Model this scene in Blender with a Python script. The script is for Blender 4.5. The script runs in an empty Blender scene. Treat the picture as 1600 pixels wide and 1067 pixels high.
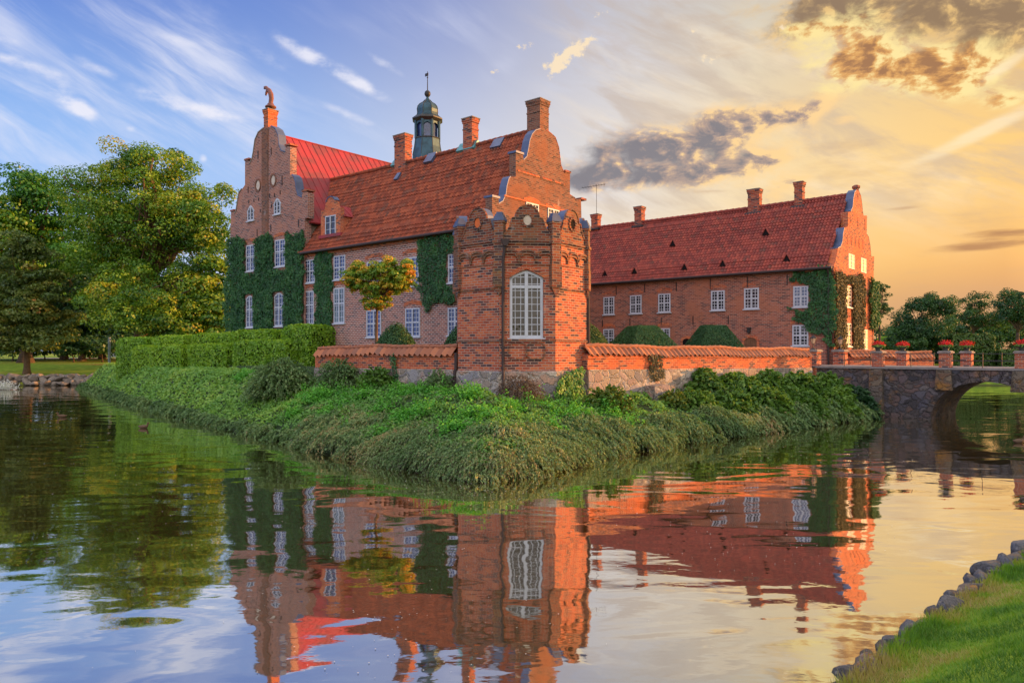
import bpy, math, random
import numpy as np
from math import sin, cos, tan, radians, pi, sqrt, atan2, degrees
from mathutils import Vector

C = bpy.context.scene.collection
SC = bpy.context.scene
# ------------------------------------------------------------------ camera
EYE = 3.6                       # eye height above the water, metres
FOC = 1150.0                    # focal length in photo pixels (1600 wide)
CXP, HOR = 800.0, 551.0         # principal column, horizon row
cam_d = bpy.data.cameras.new('camera'); cam = bpy.data.objects.new('camera', cam_d); C.objects.link(cam)
cam_d.sensor_width = 36.0; cam_d.lens = 36.0 * FOC / 1600.0
cam_d.shift_y = (HOR - 533.5) / 1600.0
cam_d.clip_start = 0.1; cam_d.clip_end = 6000
cam.location = (0, 0, EYE); cam.rotation_euler = (radians(90), 0, 0)
SC.camera = cam
SC.view_settings.view_transform = 'Standard'
SC.view_settings.look = 'None'
SC.view_settings.exposure = 0.7
SC.view_settings.gamma = 1.0
SC.cycles.max_bounces = 8
SC.cycles.transparent_max_bounces = 8
SC.cycles.caustics_reflective = False
SC.cycles.caustics_refractive = False

SUN_AZ, SUN_EL = 80.0, 8.0      # degrees clockwise from +Y (the view direction)

# ------------------------------------------------------------------ node maths helper
class X:
    """a socket or number with arithmetic that builds Math nodes"""
    nt = None
    def __init__(s, v): s.v = v
    @staticmethod
    def op(o, *a, clamp=False):
        n = X.nt.nodes.new('ShaderNodeMath'); n.operation = o; n.use_clamp = clamp
        for i, q in enumerate(a):
            q = q.v if isinstance(q, X) else q
            if isinstance(q, (int, float)): n.inputs[i].default_value = q
            else: X.nt.links.new(q, n.inputs[i])
        return X(n.outputs[0])
    def __add__(s, o): return X.op('ADD', s, o)
    __radd__ = __add__
    def __sub__(s, o): return X.op('SUBTRACT', s, o)
    def __rsub__(s, o): return X.op('SUBTRACT', o, s)
    def __mul__(s, o): return X.op('MULTIPLY', s, o)
    __rmul__ = __mul__
    def __truediv__(s, o): return X.op('DIVIDE', s, o)
    def clamp(s): return X.op('ADD', s, 0.0, clamp=True)
    def pow(s, e): return X.op('POWER', s, e)
    def sstep(s, a, b):
        n = X.nt.nodes.new('ShaderNodeMapRange'); n.interpolation_type = 'SMOOTHSTEP'
        X.nt.links.new(s.v, n.inputs[0]); n.inputs[1].default_value = a; n.inputs[2].default_value = b
        return X(n.outputs[0])

def combine(x, y, z=0.0):
    n = X.nt.nodes.new('ShaderNodeCombineXYZ')
    for i, q in enumerate((x, y, z)):
        q = q.v if isinstance(q, X) else q
        if isinstance(q, (int, float)): n.inputs[i].default_value = q
        else: X.nt.links.new(q, n.inputs[i])
    return n.outputs[0]

def noise(vec, scale, detail=4, rough=.55, dist=0.0):
    n = X.nt.nodes.new('ShaderNodeTexNoise'); n.inputs['Scale'].default_value = scale
    n.inputs['Detail'].default_value = detail; n.inputs['Roughness'].default_value = rough
    n.inputs['Distortion'].default_value = dist
    if vec is not None: X.nt.links.new(vec, n.inputs['Vector'])
    return X(n.outputs[0])

def mixc(f, a, b, mode='MIX'):
    n = X.nt.nodes.new('ShaderNodeMix'); n.data_type = 'RGBA'; n.blend_type = mode
    for i, q in ((0, f), (6, a), (7, b)):
        q = q.v if isinstance(q, X) else q
        if isinstance(q, (int, float)): n.inputs[i].default_value = q
        elif isinstance(q, tuple): n.inputs[i].default_value = (q[0], q[1], q[2], 1)
        else: X.nt.links.new(q, n.inputs[i])
    return n.outputs[2]

def ramp(f, stops, interp='LINEAR'):
    n = X.nt.nodes.new('ShaderNodeValToRGB'); e = n.color_ramp; e.interpolation = interp
    while len(e.elements) < len(stops): e.elements.new(0.5)
    for el, (p, c) in zip(e.elements, stops):
        el.position = p; el.color = (c[0], c[1], c[2], 1)
    f = f.v if isinstance(f, X) else f
    X.nt.links.new(f, n.inputs[0])
    return n.outputs[0]

def srgb(r, g, b):
    def f(c):
        c /= 255.0
        return c / 12.92 if c <= .04045 else ((c + .055) / 1.055) ** 2.4
    return (f(r), f(g), f(b))

# ------------------------------------------------------------------ sky
W = bpy.data.worlds.new('World'); SC.world = W; W.use_nodes = True
def build_sky():
    nt = W.node_tree; X.nt = nt; nt.nodes.clear()
    out = nt.nodes.new('ShaderNodeOutputWorld'); bg = nt.nodes.new('ShaderNodeBackground')
    nt.links.new(bg.outputs[0], out.inputs[0])
    tc = nt.nodes.new('ShaderNodeTexCoord'); sep = nt.nodes.new('ShaderNodeSeparateXYZ')
    nt.links.new(tc.outputs['Generated'], sep.inputs[0])
    vx, vy, vz = (X(sep.outputs[i]) for i in range(3))
    az = X.op('ARCTAN2', vx, vy) * (180 / pi)
    el = X.op('ARCSINE', vz) * (180 / pi)
    el = X.op('MAXIMUM', el, 0.0)
    fa = (az + 180.0) / 360.0
    def T(*rows): return [((a + 180) / 360.0, c) for a, c in rows]
    S = srgb
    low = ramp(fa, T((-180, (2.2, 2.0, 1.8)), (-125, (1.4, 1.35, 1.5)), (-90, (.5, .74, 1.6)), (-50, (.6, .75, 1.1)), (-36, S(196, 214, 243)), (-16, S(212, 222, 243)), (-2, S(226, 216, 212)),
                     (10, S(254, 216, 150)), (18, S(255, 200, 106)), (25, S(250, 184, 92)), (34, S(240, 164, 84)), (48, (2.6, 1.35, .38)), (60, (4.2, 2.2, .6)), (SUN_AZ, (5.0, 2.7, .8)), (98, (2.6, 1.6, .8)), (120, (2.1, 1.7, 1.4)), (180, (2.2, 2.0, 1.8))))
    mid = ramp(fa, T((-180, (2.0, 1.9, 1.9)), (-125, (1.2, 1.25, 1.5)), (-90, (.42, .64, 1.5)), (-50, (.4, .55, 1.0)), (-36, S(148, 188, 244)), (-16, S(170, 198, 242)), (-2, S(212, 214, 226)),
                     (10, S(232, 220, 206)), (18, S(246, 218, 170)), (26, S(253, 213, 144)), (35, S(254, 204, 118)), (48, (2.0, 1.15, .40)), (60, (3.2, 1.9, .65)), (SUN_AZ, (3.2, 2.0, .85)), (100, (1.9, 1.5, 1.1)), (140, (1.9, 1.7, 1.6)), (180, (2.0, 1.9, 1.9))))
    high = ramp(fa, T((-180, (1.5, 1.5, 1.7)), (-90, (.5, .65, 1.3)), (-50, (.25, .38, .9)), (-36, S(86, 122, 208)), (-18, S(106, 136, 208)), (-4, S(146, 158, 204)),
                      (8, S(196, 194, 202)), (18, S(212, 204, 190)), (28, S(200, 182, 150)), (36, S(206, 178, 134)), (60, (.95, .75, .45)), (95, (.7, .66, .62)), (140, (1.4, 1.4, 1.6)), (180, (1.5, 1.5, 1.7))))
    t1 = el.sstep(1.0, 13.0); t2 = el.sstep(12.0, 27.0)
    base = mixc(t2, mixc(t1, low, mid), high)
    base = mixc(el.sstep(30.0, 60.0), base, (1.15, 1.12, 1.2))  # sky overhead, like the sky behind the camera, brightened to fill the fronts
    # grey band of air above the horizon toward the sunset
    band = az.sstep(14.0, 30.0) * (1.0 - el.sstep(2.5, 7.0)) * (1.0 - az.sstep(40, 55))
    base = mixc(band * .75, base, S(196, 152, 122))
    # ---- clouds, all in direction space (degrees)
    p = combine(az, el)
    # streaky cirrus: axes turned so streaks fall to the right
    ca, sa = cos(radians(-24)), sin(radians(-24))
    u = az * ca + el * sa; v = el * ca - az * sa
    wob = noise(combine(u * .06, v * .16, 3.1), 1.0, 3, .5) * 5.0
    c1 = noise(combine(u * .055, (v + wob) * .30, 0.0), 1.0, 7, .62)
    c2 = noise(combine(az * .07, el * .12, 7.7), 1.0, 3, .5)
    cir = c1.sstep(.42, .72) * c2.sstep(.32, .56)
    fade = (1.0 - az.sstep(2.0, 16.0)) * (1.0 - el.sstep(20.0, 26.5) * .9)
    base = mixc((cir * fade * .8).clamp(), base, S(228, 230, 246))
    def blob(a0, e0, ra, re, rot=0.0, w=1.0):
        cr, sr = cos(radians(rot)), sin(radians(rot))
        da, de = az - a0, el - e0
        x = (da * cr + de * sr) / ra; y = (de * cr - da * sr) / re
        return X.op('MULTIPLY', X.op('EXPONENT', (x * x + y * y) * -1.0), w)
    def Q(px, py, rx, ry, rot=0.0, w=1.0):
        k = (px-CXP)/FOC; a = atan2(px-CXP, FOC); e = atan2((HOR-py)/FOC*cos(a), 1.0)
        return blob(degrees(a), degrees(e), degrees(rx/FOC)*cos(a)**2, degrees(ry/FOC)*cos(a)*cos(e)**2, rot, w)
    def total(lst):
        s = lst[0]
        for q in lst[1:]: s = s + q
        return s
    # small white puffs at the left
    puf = total([Q(98, 148, 36, 22, -35), Q(132, 174, 26, 14, -25), Q(25, 96, 70, 14, -6, .9), Q(5, 62, 40, 9, -5, .7), Q(150, 105, 50, 12, -15, .6), Q(318, 247, 8, 8, 0, .8), Q(205, 202, 12, 7, 0, .6), Q(265, 160, 80, 18, -10, .8), Q(345, 178, 60, 15, -8, .8), Q(270, 62, 70, 12, -8, .6),
                 Q(480, 88, 80, 14, -25, .8), Q(560, 128, 90, 13, -27, .75), Q(600, 100, 45, 10, -25, .7), Q(545, 180, 70, 10, -18, .55), Q(425, 95, 60, 20, -20, .5)])
    np_ = noise(combine(az * .30, el * .55, 1.5), 1.0, 6, .6)
    pm = (puf * (np_ * 2.2 - .35)).sstep(.22, .95)
    base = mixc(pm * .85, base, S(240, 238, 248))
    # sunlit cumulus: density at p and a step toward the sun decides lit edge / shaded body
    def cum_noise(da, de):
        return noise(combine(az * .36 + da * .36, el * .62 + de * .62, 4.4), 1.0, 8, .6, .3)
    n0 = cum_noise(0, 0); n1 = cum_noise(.65, .08)
    grey = [Q(985, 243, 120, 34, 3, 1.25), Q(1085, 222, 90, 22, 6, 1.0), Q(1120, 263, 105, 26, 6, 1.15), Q(965, 277, 90, 16, 0, .8), Q(1215, 243, 58, 18, 26, .85),
            Q(1130, 185, 48, 24, 5, 1.05), Q(1190, 188, 58, 22, 8, 1.1), Q(1268, 171, 60, 17, 14, 1.05), Q(1225, 290, 58, 20, 25, .85), Q(1322, 187, 20, 8, 0, .6), Q(900, 288, 40, 14, 0, .5)]
    gold = [Q(1335, 76, 62, 50, 30, 1.15), Q(1385, 108, 100, 30, -8, 1.1), Q(1452, 100, 85, 34, -15, 1.05), Q(1282, 55, 50, 22, 0, .8), Q(1535, 112, 70, 34, 20, 1.0), Q(1572, 156, 36, 13, 0, .7), Q(1240, 45, 20, 8, 0, .6)]
    roof = [Q(1440, 8, 240, 62, -3, 1.3), Q(1590, 45, 120, 70, 10, 1.2), Q(1310, 2, 90, 36, 0, .9)]
    gsum, osum, rsum = total(grey), total(gold), total(roof)
    dens = lambda s, n: (s * 1.25 + n * 3.9 - 2.30)
    def layer(base, s, dark, midc, lit, soft, litk, alpha, bias=0.0):
        d0, d1 = dens(s, n0), dens(s, n1)
        m = d0.sstep(*soft) * s.sstep(.05, .45)
        thick = d0.sstep(.0, 1.9)
        l = ((n0 - n1) * litk + 1.05 - thick * .80 - .10 + bias).clamp()
        col = mixc(l.sstep(.45, .98), mixc(l.sstep(.0, .6), dark, midc), lit)
        return mixc(m * alpha, base, col)
    gb = (az - 13.0) * .055 - .02
    # thin high veil: pale wisps over the warm side
    veil = noise(combine(u * .07 + 30.0, v * .34, 8.0), 1.0, 6, .6)
    base = mixc(veil.sstep(.46, .74) * az.sstep(-2, 10) * el.sstep(5, 12) * .5, base, S(255, 232, 198))
    veil2 = noise(combine(az * .10 + 12.0, el * .5, 15.0), 1.0, 5, .6)
    base = mixc(veil2.sstep(.5, .75) * az.sstep(6, 20) * .45, base, S(206, 166, 124))
    veil3 = noise(combine(u * .12 + 50.0, v * .4, 21.0), 1.0, 6, .62, .4)
    base = mixc(veil3.sstep(.42, .68) * az.sstep(0, 8) * el.sstep(7, 12) * .55, base, S(196, 174, 156))
    base = layer(base, rsum, S(138, 108, 78), S(170, 136, 92), S(232, 188, 116), (-.3, 1.2), 5.0, .9)
    base = layer(base, gsum, S(122, 116, 124), S(180, 152, 138), S(255, 212, 146), (-.35, 1.25), 4.4, .92, gb)
    base = layer(base, osum, S(160, 108, 64), S(226, 162, 84), S(255, 230, 156), (-.25, 1.1), 5.0, .94, .16)
    # small cream cumulus above the tower
    sm = total([Q(872, 102, 26, 18, 28, 1.05), Q(906, 73, 26, 13, 28), Q(820, 70, 20, 8, 20, .65), Q(778, 111, 16, 7, 0, .6), Q(1083, 49, 14, 7, -35, .6), Q(1104, 92, 22, 9, 0, .6), Q(937, 22, 20, 7, 10, .5), Q(1220, 45, 16, 7, 0, .6), Q(1240, 150, 10, 5, 0, .5)])
    nsm = noise(combine(az * 1.5, el * 1.9, 2.2), 1.0, 6, .62)
    base = mixc((sm + nsm * 2.6 - 1.75).sstep(.0, .5) * sm.sstep(.1, .3) * .95, base, S(250, 226, 190))
    # thin bars low in the sunset and a pale streak
    nb = noise(combine(az * .2, el * 1.6, 9.0), 1.0, 4, .6)
    bars = total([Q(1550, 382, 110, 9, 2, 1.0), Q(1565, 364, 80, 8, 0, .9), Q(1405, 326, 50, 5, 2, .5), Q(1100, 300, 60, 7, -3, .5)])
    base = mixc((bars * (nb * 2 - .1)).sstep(.25, .9) * .85, base, S(176, 120, 78))
    strk = total([Q(1545, 200, 110, 13, 22, .9), Q(1480, 232, 130, 10, 18, .4), Q(1575, 100, 60, 12, 30, .9)])
    base = mixc((strk * (nb * 1.2 + .3)).sstep(.15, 1.0) * .7, base, S(255, 232, 190))
    # clear-air scattering on top of the hand-set gradient
    sky = nt.nodes.new('ShaderNodeTexSky'); sky.sky_type = 'NISHITA'; sky.sun_disc = False
    sky.sun_elevation = radians(SUN_EL); sky.sun_rotation = radians(SUN_AZ); sky.altitude = 50; sky.dust_density = 2.0
    tot = mixc(1.0, base, mixc(1.0, sky.outputs[0], (.012, .012, .012), 'MULTIPLY'), 'ADD')
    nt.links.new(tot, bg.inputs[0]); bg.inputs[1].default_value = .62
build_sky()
sun_d = bpy.data.lights.new('sun', 'SUN'); sun_d.energy = 5.0; sun_d.angle = radians(.6); sun_d.color = (1.0, .44, .14)
sun = bpy.data.objects.new('sun', sun_d); C.objects.link(sun)
_s = Vector((sin(radians(SUN_AZ)) * cos(radians(SUN_EL)), cos(radians(SUN_AZ)) * cos(radians(SUN_EL)), sin(radians(SUN_EL))))
sun.rotation_euler = _s.to_track_quat('Z', 'Y').to_euler()
sun.location = (30, -10, 30)

# ------------------------------------------------------------------ object helpers
rng = np.random.default_rng(7)
random.seed(7)

def tag(o, label=None, cat=None, group=None, kind=None):
    if label: o['label'] = label
    if cat: o['category'] = cat
    if group: o['group'] = group
    if kind: o['kind'] = kind
    return o

def thing(name, label, cat, loc, group=None):
    o = bpy.data.objects.new(name, None); C.objects.link(o); o.location = loc; o.empty_display_size = .3
    return tag(o, label, cat, group)

def world_loc(o):
    v = Vector(o.location); p = o.parent
    while p: v += Vector(p.location); p = p.parent
    return v

def link_mesh(name, me, parent=None, origin=None):
    """mesh given in world coordinates -> object whose origin is its parent's (or its own base)"""
    o = bpy.data.objects.new(name, me); C.objects.link(o)
    base = world_loc(parent) if parent else Vector(origin if origin is not None else (0, 0, 0))
    n = len(me.vertices); co = np.empty(n * 3, np.float32); me.vertices.foreach_get('co', co)
    co = co.reshape(-1, 3) - np.array(base, np.float32); me.vertices.foreach_set('co', co.ravel())
    if parent: o.parent = parent
    else: o.location = base
    me.update()
    return o

class Frame:
    """a vertical wall plane: O on the ground plan, outward normal n, s runs right as seen from outside"""
    def __init__(s, O, n):
        l = sqrt(n[0]**2 + n[1]**2); s.n = (n[0]/l, n[1]/l); s.O = O; s.r = (-s.n[1], s.n[0])
    def w(s, a, z, n=0.0):
        return (s.O[0] + s.r[0]*a + s.n[0]*n, s.O[1] + s.r[1]*a + s.n[1]*n, z)
    def at(s, px, py, n=0.0):
        ox, oy = s.O[0] + s.n[0]*n, s.O[1] + s.n[1]*n
        k = (px - CXP) / FOC
        t = (k*oy - ox) / (s.r[0] - k*s.r[1])
        return t, EYE + (HOR - py) / FOC * (oy + t*s.r[1])
    def off(s, a=0, n=0):
        return Frame((s.O[0] + s.r[0]*a + s.n[0]*n, s.O[1] + s.r[1]*a + s.n[1]*n), s.n)

def az2n(a): return (sin(radians(a)), cos(radians(a)))
def PT(px, py, D): return ((px - CXP)/FOC*D, D, EYE + (HOR - py)/FOC*D)

class MB:
    def __init__(s): s.v = []; s.f = []; s.uv = []
    def poly(s, pts, uv=None):
        i = len(s.v); s.v += [tuple(p) for p in pts]; s.f.append(tuple(range(i, i + len(pts)))); s.uv.append(uv); return s
    def box(s, fr, a0, a1, n0, n1, z0, z1):
        if a0 > a1: a0, a1 = a1, a0
        if n0 > n1: n0, n1 = n1, n0
        if z0 > z1: z0, z1 = z1, z0
        w = fr.w
        s.poly([w(a0, z0, n1), w(a1, z0, n1), w(a1, z1, n1), w(a0, z1, n1)])
        s.poly([w(a1, z0, n0), w(a0, z0, n0), w(a0, z1, n0), w(a1, z1, n0)])
        s.poly([w(a1, z0, n1), w(a1, z0, n0), w(a1, z1, n0), w(a1, z1, n1)])
        s.poly([w(a0, z0, n0), w(a0, z0, n1), w(a0, z1, n1), w(a0, z1, n0)])
        s.poly([w(a0, z1, n1), w(a1, z1, n1), w(a1, z1, n0), w(a0, z1, n0)])
        s.poly([w(a0, z0, n0), w(a1, z0, n0), w(a1, z0, n1), w(a0, z0, n1)])
        return s
    def prism(s, fr, out, n0, n1):
        """out: [(a, z)] any order; extruded from n0 (back) to n1 (front)"""
        ar = sum(out[i][0]*out[(i+1) % len(out)][1] - out[(i+1) % len(out)][0]*out[i][1] for i in range(len(out)))
        if ar < 0: out = out[::-1]
        s.poly([fr.w(a, z, n1) for a, z in out]); s.poly([fr.w(a, z, n0) for a, z in out[::-1]])
        for i in range(len(out)):
            (a0, z0), (a1, z1) = out[i], out[(i+1) % len(out)]
            s.poly([fr.w(a1, z1, n1), fr.w(a0, z0, n1), fr.w(a0, z0, n0), fr.w(a1, z1, n0)])
        return s
    def ribbon(s, fr, pts, n0, n1, th):
        """a strip of thickness th lying on top of a polyline pts [(a, z)] (left to right)"""
        up = []
        for i, (a, z) in enumerate(pts):
            p, q = pts[max(0, i-1)], pts[min(len(pts)-1, i+1)]
            dx, dz = q[0]-p[0], q[1]-p[1]; l = sqrt(dx*dx + dz*dz) or 1
            up.append((a - dz/l*th, z + dx/l*th))
        for i in range(len(pts)-1):
            s.prism(fr, [pts[i], pts[i+1], up[i+1], up[i]], n0, n1)
        return s
    def tube(s, pts, r, seg=8, cap=True):
        """round tube through 3-D points; r number or list"""
        rs = r if isinstance(r, (list, tuple)) else [r]*len(pts)
        P = [Vector(p) for p in pts]; rings = []; prev = None
        for i, p in enumerate(P):
            d = (P[min(i+1, len(P)-1)] - P[max(i-1, 0)]).normalized()
            if prev is None:
                a = Vector((0, 0, 1)) if abs(d.z) < .9 else Vector((1, 0, 0))
                x = d.cross(a).normalized()
            else: x = (prev - d*prev.dot(d)).normalized()
            prev = x; y = d.cross(x)
            i0 = len(s.v)
            for k in range(seg):
                t = 2*pi*k/seg; s.v.append(tuple(p + (x*cos(t) + y*sin(t))*rs[i]))
            rings.append(i0)
        for a, b in zip(rings[:-1], rings[1:]):
            for k in range(seg):
                k2 = (k+1) % seg; s.f.append((a+k, a+k2, b+k2, b+k)); s.uv.append(None)
        if cap:
            s.f.append(tuple(rings[0]+k for k in range(seg))[::-1]); s.uv.append(None)
            s.f.append(tuple(rings[-1]+k for k in range(seg))); s.uv.append(None)
        return s
    def lathe(s, c, prof, seg=16, rot=0.0):
        """prof [(r, z)] bottom to top about the vertical through c"""
        rings = []
        for r, z in prof:
            i0 = len(s.v)
            for k in range(seg):
                t = rot + 2*pi*k/seg; s.v.append((c[0]+r*cos(t), c[1]+r*sin(t), z))
            rings.append(i0)
        for a, b in zip(rings[:-1], rings[1:]):
            for k in range(seg):
                k2 = (k+1) % seg; s.f.append((a+k, a+k2, b+k2, b+k)); s.uv.append(None)
        s.f.append(tuple(rings[0]+k for k in range(seg))[::-1]); s.uv.append(None)
        s.f.append(tuple(rings[-1]+k for k in range(seg))); s.uv.append(None)
        return s
    def build(s, name, mat, parent=None, origin=None, smooth=False):
        me = bpy.data.meshes.new(name); me.from_pydata(s.v, [], s.f); me.materials.append(mat)
        uvl = me.uv_layers.new(name='UVMap')
        data = np.zeros((len(me.loops), 2), np.float32)
        for p, uv in zip(me.polygons, s.uv):
            if uv is not None:
                for li, q in zip(p.loop_indices, uv): data[li] = q
                continue
            n = p.normal
            if abs(n.z) > .97: t, b = Vector((1, 0, 0)), Vector((0, 1, 0))
            else:
                t = Vector((-n.y, n.x, 0)).normalized(); b = n.cross(t)
            for li in p.loop_indices:
                c = me.vertices[me.loops[li].vertex_index].co
                data[li] = (c.dot(t), c.z if abs(n.z) < .3 else c.dot(b))
        uvl.data.foreach_set('uv', data.ravel())
        if smooth:
            me.polygons.foreach_set('use_smooth', [True]*len(me.polygons))
        return link_mesh(name, me, parent, origin)

def grid_mesh(name, co, faces, mat, uv=None, smooth=True, parent=None, origin=None):
    """co (N,3), faces (M,4) int; uv (M,4,2)"""
    me = bpy.data.meshes.new(name)
    me.vertices.add(len(co)); me.vertices.foreach_set('co', np.asarray(co, np.float32).ravel())
    k = faces.shape[1]
    me.loops.add(faces.size); me.loops.foreach_set('vertex_index', faces.astype(np.int32).ravel())
    me.polygons.add(len(faces)); me.polygons.foreach_set('loop_start', np.arange(0, faces.size, k, dtype=np.int32))
    if smooth is not None: me.polygons.foreach_set('use_smooth', np.full(len(faces), bool(smooth)))
    if uv is not None:
        l = me.uv_layers.new(name='UVMap'); l.data.foreach_set('uv', np.asarray(uv, np.float32).ravel())
    me.update(calc_edges=True); me.materials.append(mat)
    return link_mesh(name, me, parent, origin)

# ------------------------------------------------------------------ materials
def material(name):
    m = bpy.data.materials.new(name); m.use_nodes = True; nt = m.node_tree; X.nt = nt
    b = nt.nodes['Principled BSDF']; return m, nt, b
def uvvec(nt):
    n = nt.nodes.new('ShaderNodeTexCoord'); return n.outputs['UV'], n.outputs['Object']
def nt_sep(nt, vec, i):
    n = nt.nodes.new('ShaderNodeSeparateXYZ'); nt.links.new(vec, n.inputs[0]); return n.outputs[i]
def setc(nt, b, col):
    if isinstance(col, tuple): b.inputs['Base Color'].default_value = (*col, 1)
    else: nt.links.new(col, b.inputs['Base Color'])
def bump(nt, b, h, strength=.5, dist=.02):
    n = nt.nodes.new('ShaderNodeBump'); n.inputs['Strength'].default_value = strength; n.inputs['Distance'].default_value = dist
    nt.links.new(h.v if isinstance(h, X) else h, n.inputs['Height']); nt.links.new(n.outputs[0], b.inputs['Normal'])

def brick_mat(name, stops, mortar, bw=.26, bh=.085, ms=.014, stain=.35, patch=None, lichen=0.0):
    m, nt, b = material(name); uv, ob = uvvec(nt)
    wa, wb = noise(uv, 2.2, 3), noise(combine(X(nt_sep(nt, uv, 1)), X(nt_sep(nt, uv, 0)), 4.0), 1.6, 3)
    br = nt.nodes.new('ShaderNodeTexBrick'); nt.links.new(combine(X(nt_sep(nt, uv, 0)) + wa * .10, X(nt_sep(nt, uv, 1)) + wb * .06), br.inputs['Vector'])
    br.inputs['Color1'].default_value = (0, 0, 0, 1); br.inputs['Color2'].default_value = (1, 1, 1, 1); br.inputs['Mortar'].default_value = (.5, .5, .5, 1)
    br.inputs['Scale'].default_value = 1.0; br.inputs['Mortar Size'].default_value = ms; br.inputs['Mortar Smooth'].default_value = .3
    br.inputs['Brick Width'].default_value = bw; br.inputs['Row Height'].default_value = bh
    col = ramp(br.outputs['Color'], stops)
    big = noise(uv, .35, 5, .6); fine = noise(uv, 9.0, 4, .6)
    col = mixc((fine * 1.6 - .5).clamp() * .5, col, (.08, .05, .05))
    mo = mixc(big.sstep(.4, .65) * .4, mortar, tuple(c*.55 for c in mortar))
    col = mixc(br.outputs['Fac'], col, mo)
    # limewash / efflorescence and soot, streaking down the wall
    sp = nt.nodes.new('ShaderNodeMapping'); sp.inputs['Scale'].default_value = (1.2, .35, 1); nt.links.new(uv, sp.inputs[0])
    st = noise(sp.outputs[0], .8, 6, .65)
    col = mixc(st.sstep(.52, .78) * stain, col, (.10, .085, .085))
    st2 = noise(sp.outputs[0], 1.7, 5, .6)
    col = mixc(st2.sstep(.62, .8) * stain * .8, col, (.55, .45, .42))
    if patch: col = mixc(noise(uv, .5, 4, .6).sstep(.5, .62) * .55, col, patch)
    if lichen: col = mixc(noise(uv, .9, 6, .7).sstep(.6, .7) * lichen, col, (.30, .19, .05))
    setc(nt, b, col); b.inputs['Roughness'].default_value = .9; b.inputs['Specular IOR Level'].default_value = .2
    h = (1.0 - X(br.outputs['Fac'])) * .7 + fine * .4
    bump(nt, b, h, .55, .015)
    return m

RED = [(0.0, (.075, .045, .055)), (.16, (.13, .055, .05)), (.26, (.36, .075, .04)), (.6, (.55, .115, .045)), (.85, (.66, .19, .07)), (1.0, (.24, .07, .055))]
PINK = [(0.0, (.11, .06, .06)), (.2, (.23, .08, .06)), (.5, (.38, .13, .09)), (.8, (.45, .17, .11)), (1.0, (.22, .10, .09))]
M = {}
M['brick_tower'] = brick_mat('tower brick', [(p, (c[0]*1.0, c[1]*.92, c[2]*.85)) for p, c in RED], (.44, .29, .215), .31, .105, .016, .35)
M['brick_parapet'] = brick_mat('weathered parapet brick', [(p, (c[0]*.55, c[1]*.62, c[2]*.62)) for p, c in RED], (.27, .21, .16), .31, .105, .015, .85, (.15, .09, .05), .5)
M['brick_main'] = brick_mat('old pinkish brick', PINK, (.60, .48, .42), .31, .12, .019, .35)
M['brick_grey'] = brick_mat('grey brown gable brick', [(p, (c[0]*1.0, c[1]*1.05, c[2]*1.05)) for p, c in PINK], (.46, .37, .32), .31, .12, .016, .65, (.46, .20, .13))
M['brick_gable'] = brick_mat('gable brick', [(p, (c[0]*.66, c[1]*.68, c[2]*.6)) for p, c in PINK], (.25, .19, .14), .31, .11, .015, .65, (.27, .10, .05))
M['brick_wing'] = brick_mat('wing brick', [(p, (c[0]*1.06, c[1]*.9, c[2]*.8)) for p, c in PINK], (.42, .29, .22), .31, .11, .014, .4, (.42, .15, .08))
M['brick_red'] = brick_mat('garden wall brick', [(p, (c[0]*1.08, c[1]*1.0, c[2]*.9)) for p, c in RED], (.56, .32, .2), .31, .10, .013, .25, (.64, .15, .05))
M['brick_chimney'] = brick_mat('chimney brick', [(p, (c[0]*.85, c[1]*.8, c[2]*.8)) for p, c in RED], (.32, .22, .17), .34, .12, .015, .4)

def stone_mat(name, mortar, scale=2.4, tint=(1, 1, 1), lich=0.0, dark=1.0):
    m, nt, b = material(name); uv, ob = uvvec(nt)
    w = noise(uv, 1.7, 4, .6); w9 = noise(combine(X(nt_sep(nt, uv, 1)), X(nt_sep(nt, uv, 0)), 5.0), 2.3, 4, .6); mp = combine(X(nt_sep(nt, uv, 0)) * .9 + w * .9, X(nt_sep(nt, uv, 1)) * 1.25 + w9 * .8)
    v = nt.nodes.new('ShaderNodeTexVoronoi'); v.feature = 'DISTANCE_TO_EDGE'; v.inputs['Scale'].default_value = scale; nt.links.new(mp, v.inputs['Vector'])
    v2 = nt.nodes.new('ShaderNodeTexVoronoi'); v2.inputs['Scale'].default_value = scale; nt.links.new(mp, v2.inputs['Vector'])
    sc = nt.nodes.new('ShaderNodeSeparateColor'); nt.links.new(v2.outputs['Color'], sc.inputs[0])
    T = lambda c: tuple(c[i]*tint[i]*dark for i in range(3))
    col = ramp(sc.outputs[0], [(0, T((.09, .085, .09))), (.3, T((.30, .23, .17))), (.45, T((.15, .14, .15))), (.6, T((.40, .24, .16))), (.8, T((.22, .21, .23))), (1, T((.46, .38, .29)))])
    f = noise(uv, 14, 5, .65); col = mixc(f.sstep(.35, .7) * .5, col, T((.12, .11, .1)))
    e = (X(v.outputs['Distance']) + f * .10 - .03).sstep(.0, .16)
    col = mixc((1.0 - e) * .8, col, mortar); col = mixc(noise(uv, .7, 5, .65).sstep(.55, .72) * .35, col, T((.14, .12, .10)))
    if lich: col = mixc(noise(uv, .9, 6, .7).sstep(.52, .68) * lich, col, (.42, .20, .04))
    setc(nt, b, col); b.inputs['Roughness'].default_value = .9; b.inputs['Specular IOR Level'].default_value = .25
    bump(nt, b, e * .8 + f * .5, 1.0, .10)
    return m
M['fieldstone'] = stone_mat('field stone plinth', (.56, .49, .40), 2.0, (1, 1, 1), 0.0, 1.35)
M['bridge_stone'] = stone_mat('bridge stone', (.12, .11, .105), 2.6, (.85, .86, .98), .35, .6)
M['bridge_lichen'] = stone_mat('lichened bridge stone', (.24, .2, .15), 2.2, (1, .9, .75), .75, .62)

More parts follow.
